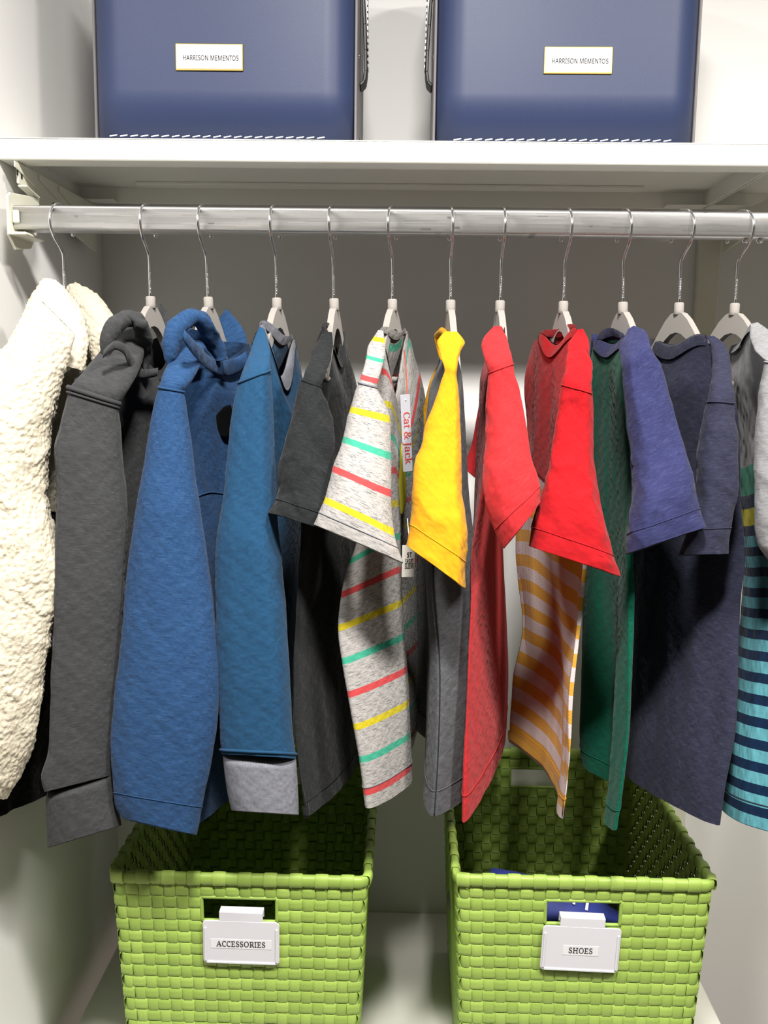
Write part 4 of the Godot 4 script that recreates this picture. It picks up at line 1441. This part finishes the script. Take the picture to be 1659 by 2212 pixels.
func tags():
	# swing tag on a red cord and a size card, both hanging at the neck of the flecked shirt
	var c := at(878, 936, 0.098)
	var t := thing("swing_tag", "grey cardboard swing tag with red script, tied on a red cord to the flecked shirt", "tag", c)
	var turn := Vector3(0, 38, 4)
	var card := put("card", plate(rounded(0.0105, 0.0685, 0.0008, 2), 0.0007, 0.0002), flat_mat("tag_grey", Color(0.62, 0.63, 0.67), 0.6), t)
	card.rotation_degrees = turn
	var ink := flat_mat("red_script", Color(0.66, 0.24, 0.19), 0.7)
	lettering("Cat & Jack", 0.0100, "Droid Serif", ink, card, Vector3(0.0005, -0.004, 0.0006), 0.046, Vector3(0, 0, -90), 400, true)
	put("eyelet", tube(PackedVector3Array([Vector3(0, 0.0295, 0.0002), Vector3(0, 0.0295, 0.0008)]), 0.0008, 10), mats["paper"], card)
	var a := at(873, 757, 0.03) - c
	var b := at(878, 862, 0.098) - c
	put("cord", tube(PackedVector3Array([a, a.lerp(b, 0.35) + Vector3(0.001, -0.002, 0), a.lerp(b, 0.7) + Vector3(0.0012, -0.002, 0), b]), 0.0006, 6), ink, t)
	var c2 := at(882, 1212, 0.085)
	var s := thing("size_card", "small off-white size card reading 5T short sleeve below the swing tag", "tag", c2)
	var p := put("card", plate(rounded(0.0125, 0.0300, 0.0006, 2), 0.0006, 0.0002), flat_mat("card_white", Color(0.80, 0.79, 0.76), 0.8), s)
	p.rotation_degrees = Vector3(0, 20, 0)
	lettering("5T", 0.0052, "Droid Sans", mats["ink"], p, Vector3(0.0008, 0.0058, 0.0005), 0.0048, Vector3.ZERO, 700)
	lettering("SHORT", 0.0030, "Droid Sans", mats["ink"], p, Vector3(0.0008, -0.0002, 0.0005), 0.0078, Vector3.ZERO, 700)
	lettering("SLEEVE", 0.0030, "Droid Sans", mats["ink"], p, Vector3(0.0008, -0.0046, 0.0005), 0.0085, Vector3.ZERO, 700)
	var a2 := at(880, 1120, 0.06) - c2
	put("cord", tube(PackedVector3Array([a2, a2 * 0.6 + Vector3(0.001, 0, 0), Vector3(0, 0.0135, 0)]), 0.0005, 6), mats["paper"], s)

func garments_right():
	# 10 green with navy raglan sleeves
	var t := thing("green_shirt", "deep green shirt with heathered navy sleeves and collar", "shirt", Vector3.ZERO, SHIRTS)
	var m = mats["navy_heather"]
	var g := body([1380, 745, 1388, 900, 1376, 1120, 1360, 1180, 1362, 1280, 1359, 1450, 1353, 1600, 1341, 1700, 1327, 1793], [1285, 765, 1279, 830, 1275, 1000, 1268, 1210, 1262, 1400, 1260, 1540, 1267, 1608], [1352, 742, 1313, 768, 1284, 748, 1320, 735], -1.0, 0.014, 0.016, 0.125, -0.12, 100, 12, [0.055, 0.0, -0.055], 4.0, {1: [0.055, 0.10, 1352, 742, 1338, 850, 1348, 1000, 1343, 1180, 1338, 1300, 1335, 1450, 1330, 1600, 1320, 1700, 1309, 1782], 2: [0.0, 0.05, 1313, 768, 1308, 1000, 1318, 1300, 1322, 1560, 1321, 1700]}, -0.04)
	crumple(g, 0.005, 13.0, 0.12, 0.1, 24.0)
	cloth("body", g, mats["green_slub"], t)
	collar(g, 12, 0.013, m, t)
	stitch(g, 96, mats["green_slub"], t, 0.0005, 0, -1, "hem_stitching")
	g = armed([1352, 714, 1338, 760, 1340, 800], [1374, 700, 1396, 718, 1410, 755], [1340, 800, 1344, 850, 1353, 910, 1365, 985, 1366, 1050, 1357, 1120, 1352, 1196], [1410, 755, 1421, 785, 1450, 870, 1480, 970, 1500, 1050, 1514, 1110, 1523, 1139], 0.07, 0.108, 0.145, 0.024, 20, 76, 56, -0.5)
	crumple(g, 0.003, 15.0, 0.6, -0.4, 25.0)
	cloth("sleeve", g, m, t)
	crease_line(g, 2, 22, 60, mats["ink_heather"], t, 0.0009, "raglan_seam")
	stitch(g, 88, m, t, 0.00045, 0, -1, "hem_stitching")
	g = sleeve([1278, 722, 1274, 780, 1268, 850], [1290, 722, 1300, 790, 1284, 850], -0.06, -0.115, 0.010, 30, 32)
	cloth("sleeve", g, m, t)

	# 11 inky navy tee
	t = thing("ink_shirt", "inky navy short sleeved shirt between the navy sleeved green shirt and the grey yoked shirt", "shirt", Vector3.ZERO, SHIRTS)
	m = mats["ink_heather"]
	g = body([1572, 790, 1590, 900, 1602, 1100, 1612, 1200, 1603, 1300, 1593, 1500, 1578, 1620, 1563, 1700, 1553, 1782], [1402, 776, 1372, 900, 1365, 1220, 1355, 1450, 1338, 1648], [1530, 742, 1455, 772, 1404, 748, 1470, 790], -1.0, 0.018, 0.018, 0.125, -0.12, 90, 12, [0.06, 0.01, -0.06], 4.0, {}, -0.02)
	crumple(g, 0.006, 12.0, 0.15, 0.2, 26.0)
	cloth("body", g, m, t)
	collar(g, 12, 0.013, m, t, 0.2)
	crease_line(g, 6, 1, 14, m, t, 0.0011, "shoulder_seam")
	g = armed([1522, 728, 1534, 750, 1541, 800, 1530, 868], [1546, 724, 1566, 742, 1578, 800, 1587, 870], [1530, 868, 1521, 920, 1509, 1000, 1503, 1060, 1492, 1130, 1468, 1198], [1587, 870, 1594, 940, 1591, 1060, 1583, 1130, 1573, 1196], 0.065, 0.112, 0.122, 0.026, 20, 70, 56, -0.4)
	crumple(g, 0.0035, 16.0, 0.6, 0.3, 27.0)
	cloth("shoulder", g.slice(0, 21), m, t, 0, -1, 0.0)
	cloth("sleeve", g.slice(20), m, t)
	stitch(g, 20, m, t, 0.0008, 0, 28)
	stitch(g, 78, m, t, 0.00045, 0, -1, "hem_stitching")

	# 12 grey yoke with bands
	t = thing("banded_shirt", "shirt with grey yoke over teal and navy bars at the right edge", "shirt", Vector3.ZERO, SHIRTS)
	g = body([1668, 745, 1695, 900, 1705, 1200, 1705, 1500, 1695, 1803], [1576, 770, 1574, 810, 1588, 950, 1593, 1020, 1607, 1165, 1614, 1230, 1611, 1280, 1598, 1400, 1586, 1500, 1568, 1600, 1560, 1680, 1558, 1738], [1630, 710, 1604, 748, 1578, 760, 1640, 745], -1.0, 0.014, 0.02, 0.13, -0.12, 120, 12, [0.06, 0.02, -0.06], 4.0, {}, 0.07)
	crumple(g, 0.0025, 12.0, 0.2, 0.2, 28.0)
	cloth("body", g, mats["banded"], t, 0, -1, 0.012, Vector2.ZERO, true)
	collar(g, 12, 0.010, mats["grey_heather"], t)
	stitch(g, 114, mats["ink_heather"], t, 0.0005, 0, -1, "hem_stitching")
	g = armed([1616, 702, 1622, 740, 1650, 782], [1642, 694, 1672, 725, 1702, 790], [1650, 782, 1641, 870, 1632, 1000, 1629, 1100, 1641, 1180, 1664, 1213], [1702, 790, 1730, 1000, 1742, 1130, 1748, 1225], 0.065, 0.115, 0.140, 0.026, 20, 70, 56)
	crumple(g, 0.003, 15.0, 0.6, 0.3, 29.0)
	cloth("shoulder", g.slice(0, 21), mats["grey_heather"], t, 0, -1, 0.0)
	cloth("sleeve", g.slice(20), mats["grey_heather"], t)
	stitch(g, 20, mats["grey_heather"], t, 0.0010, 0, 28)
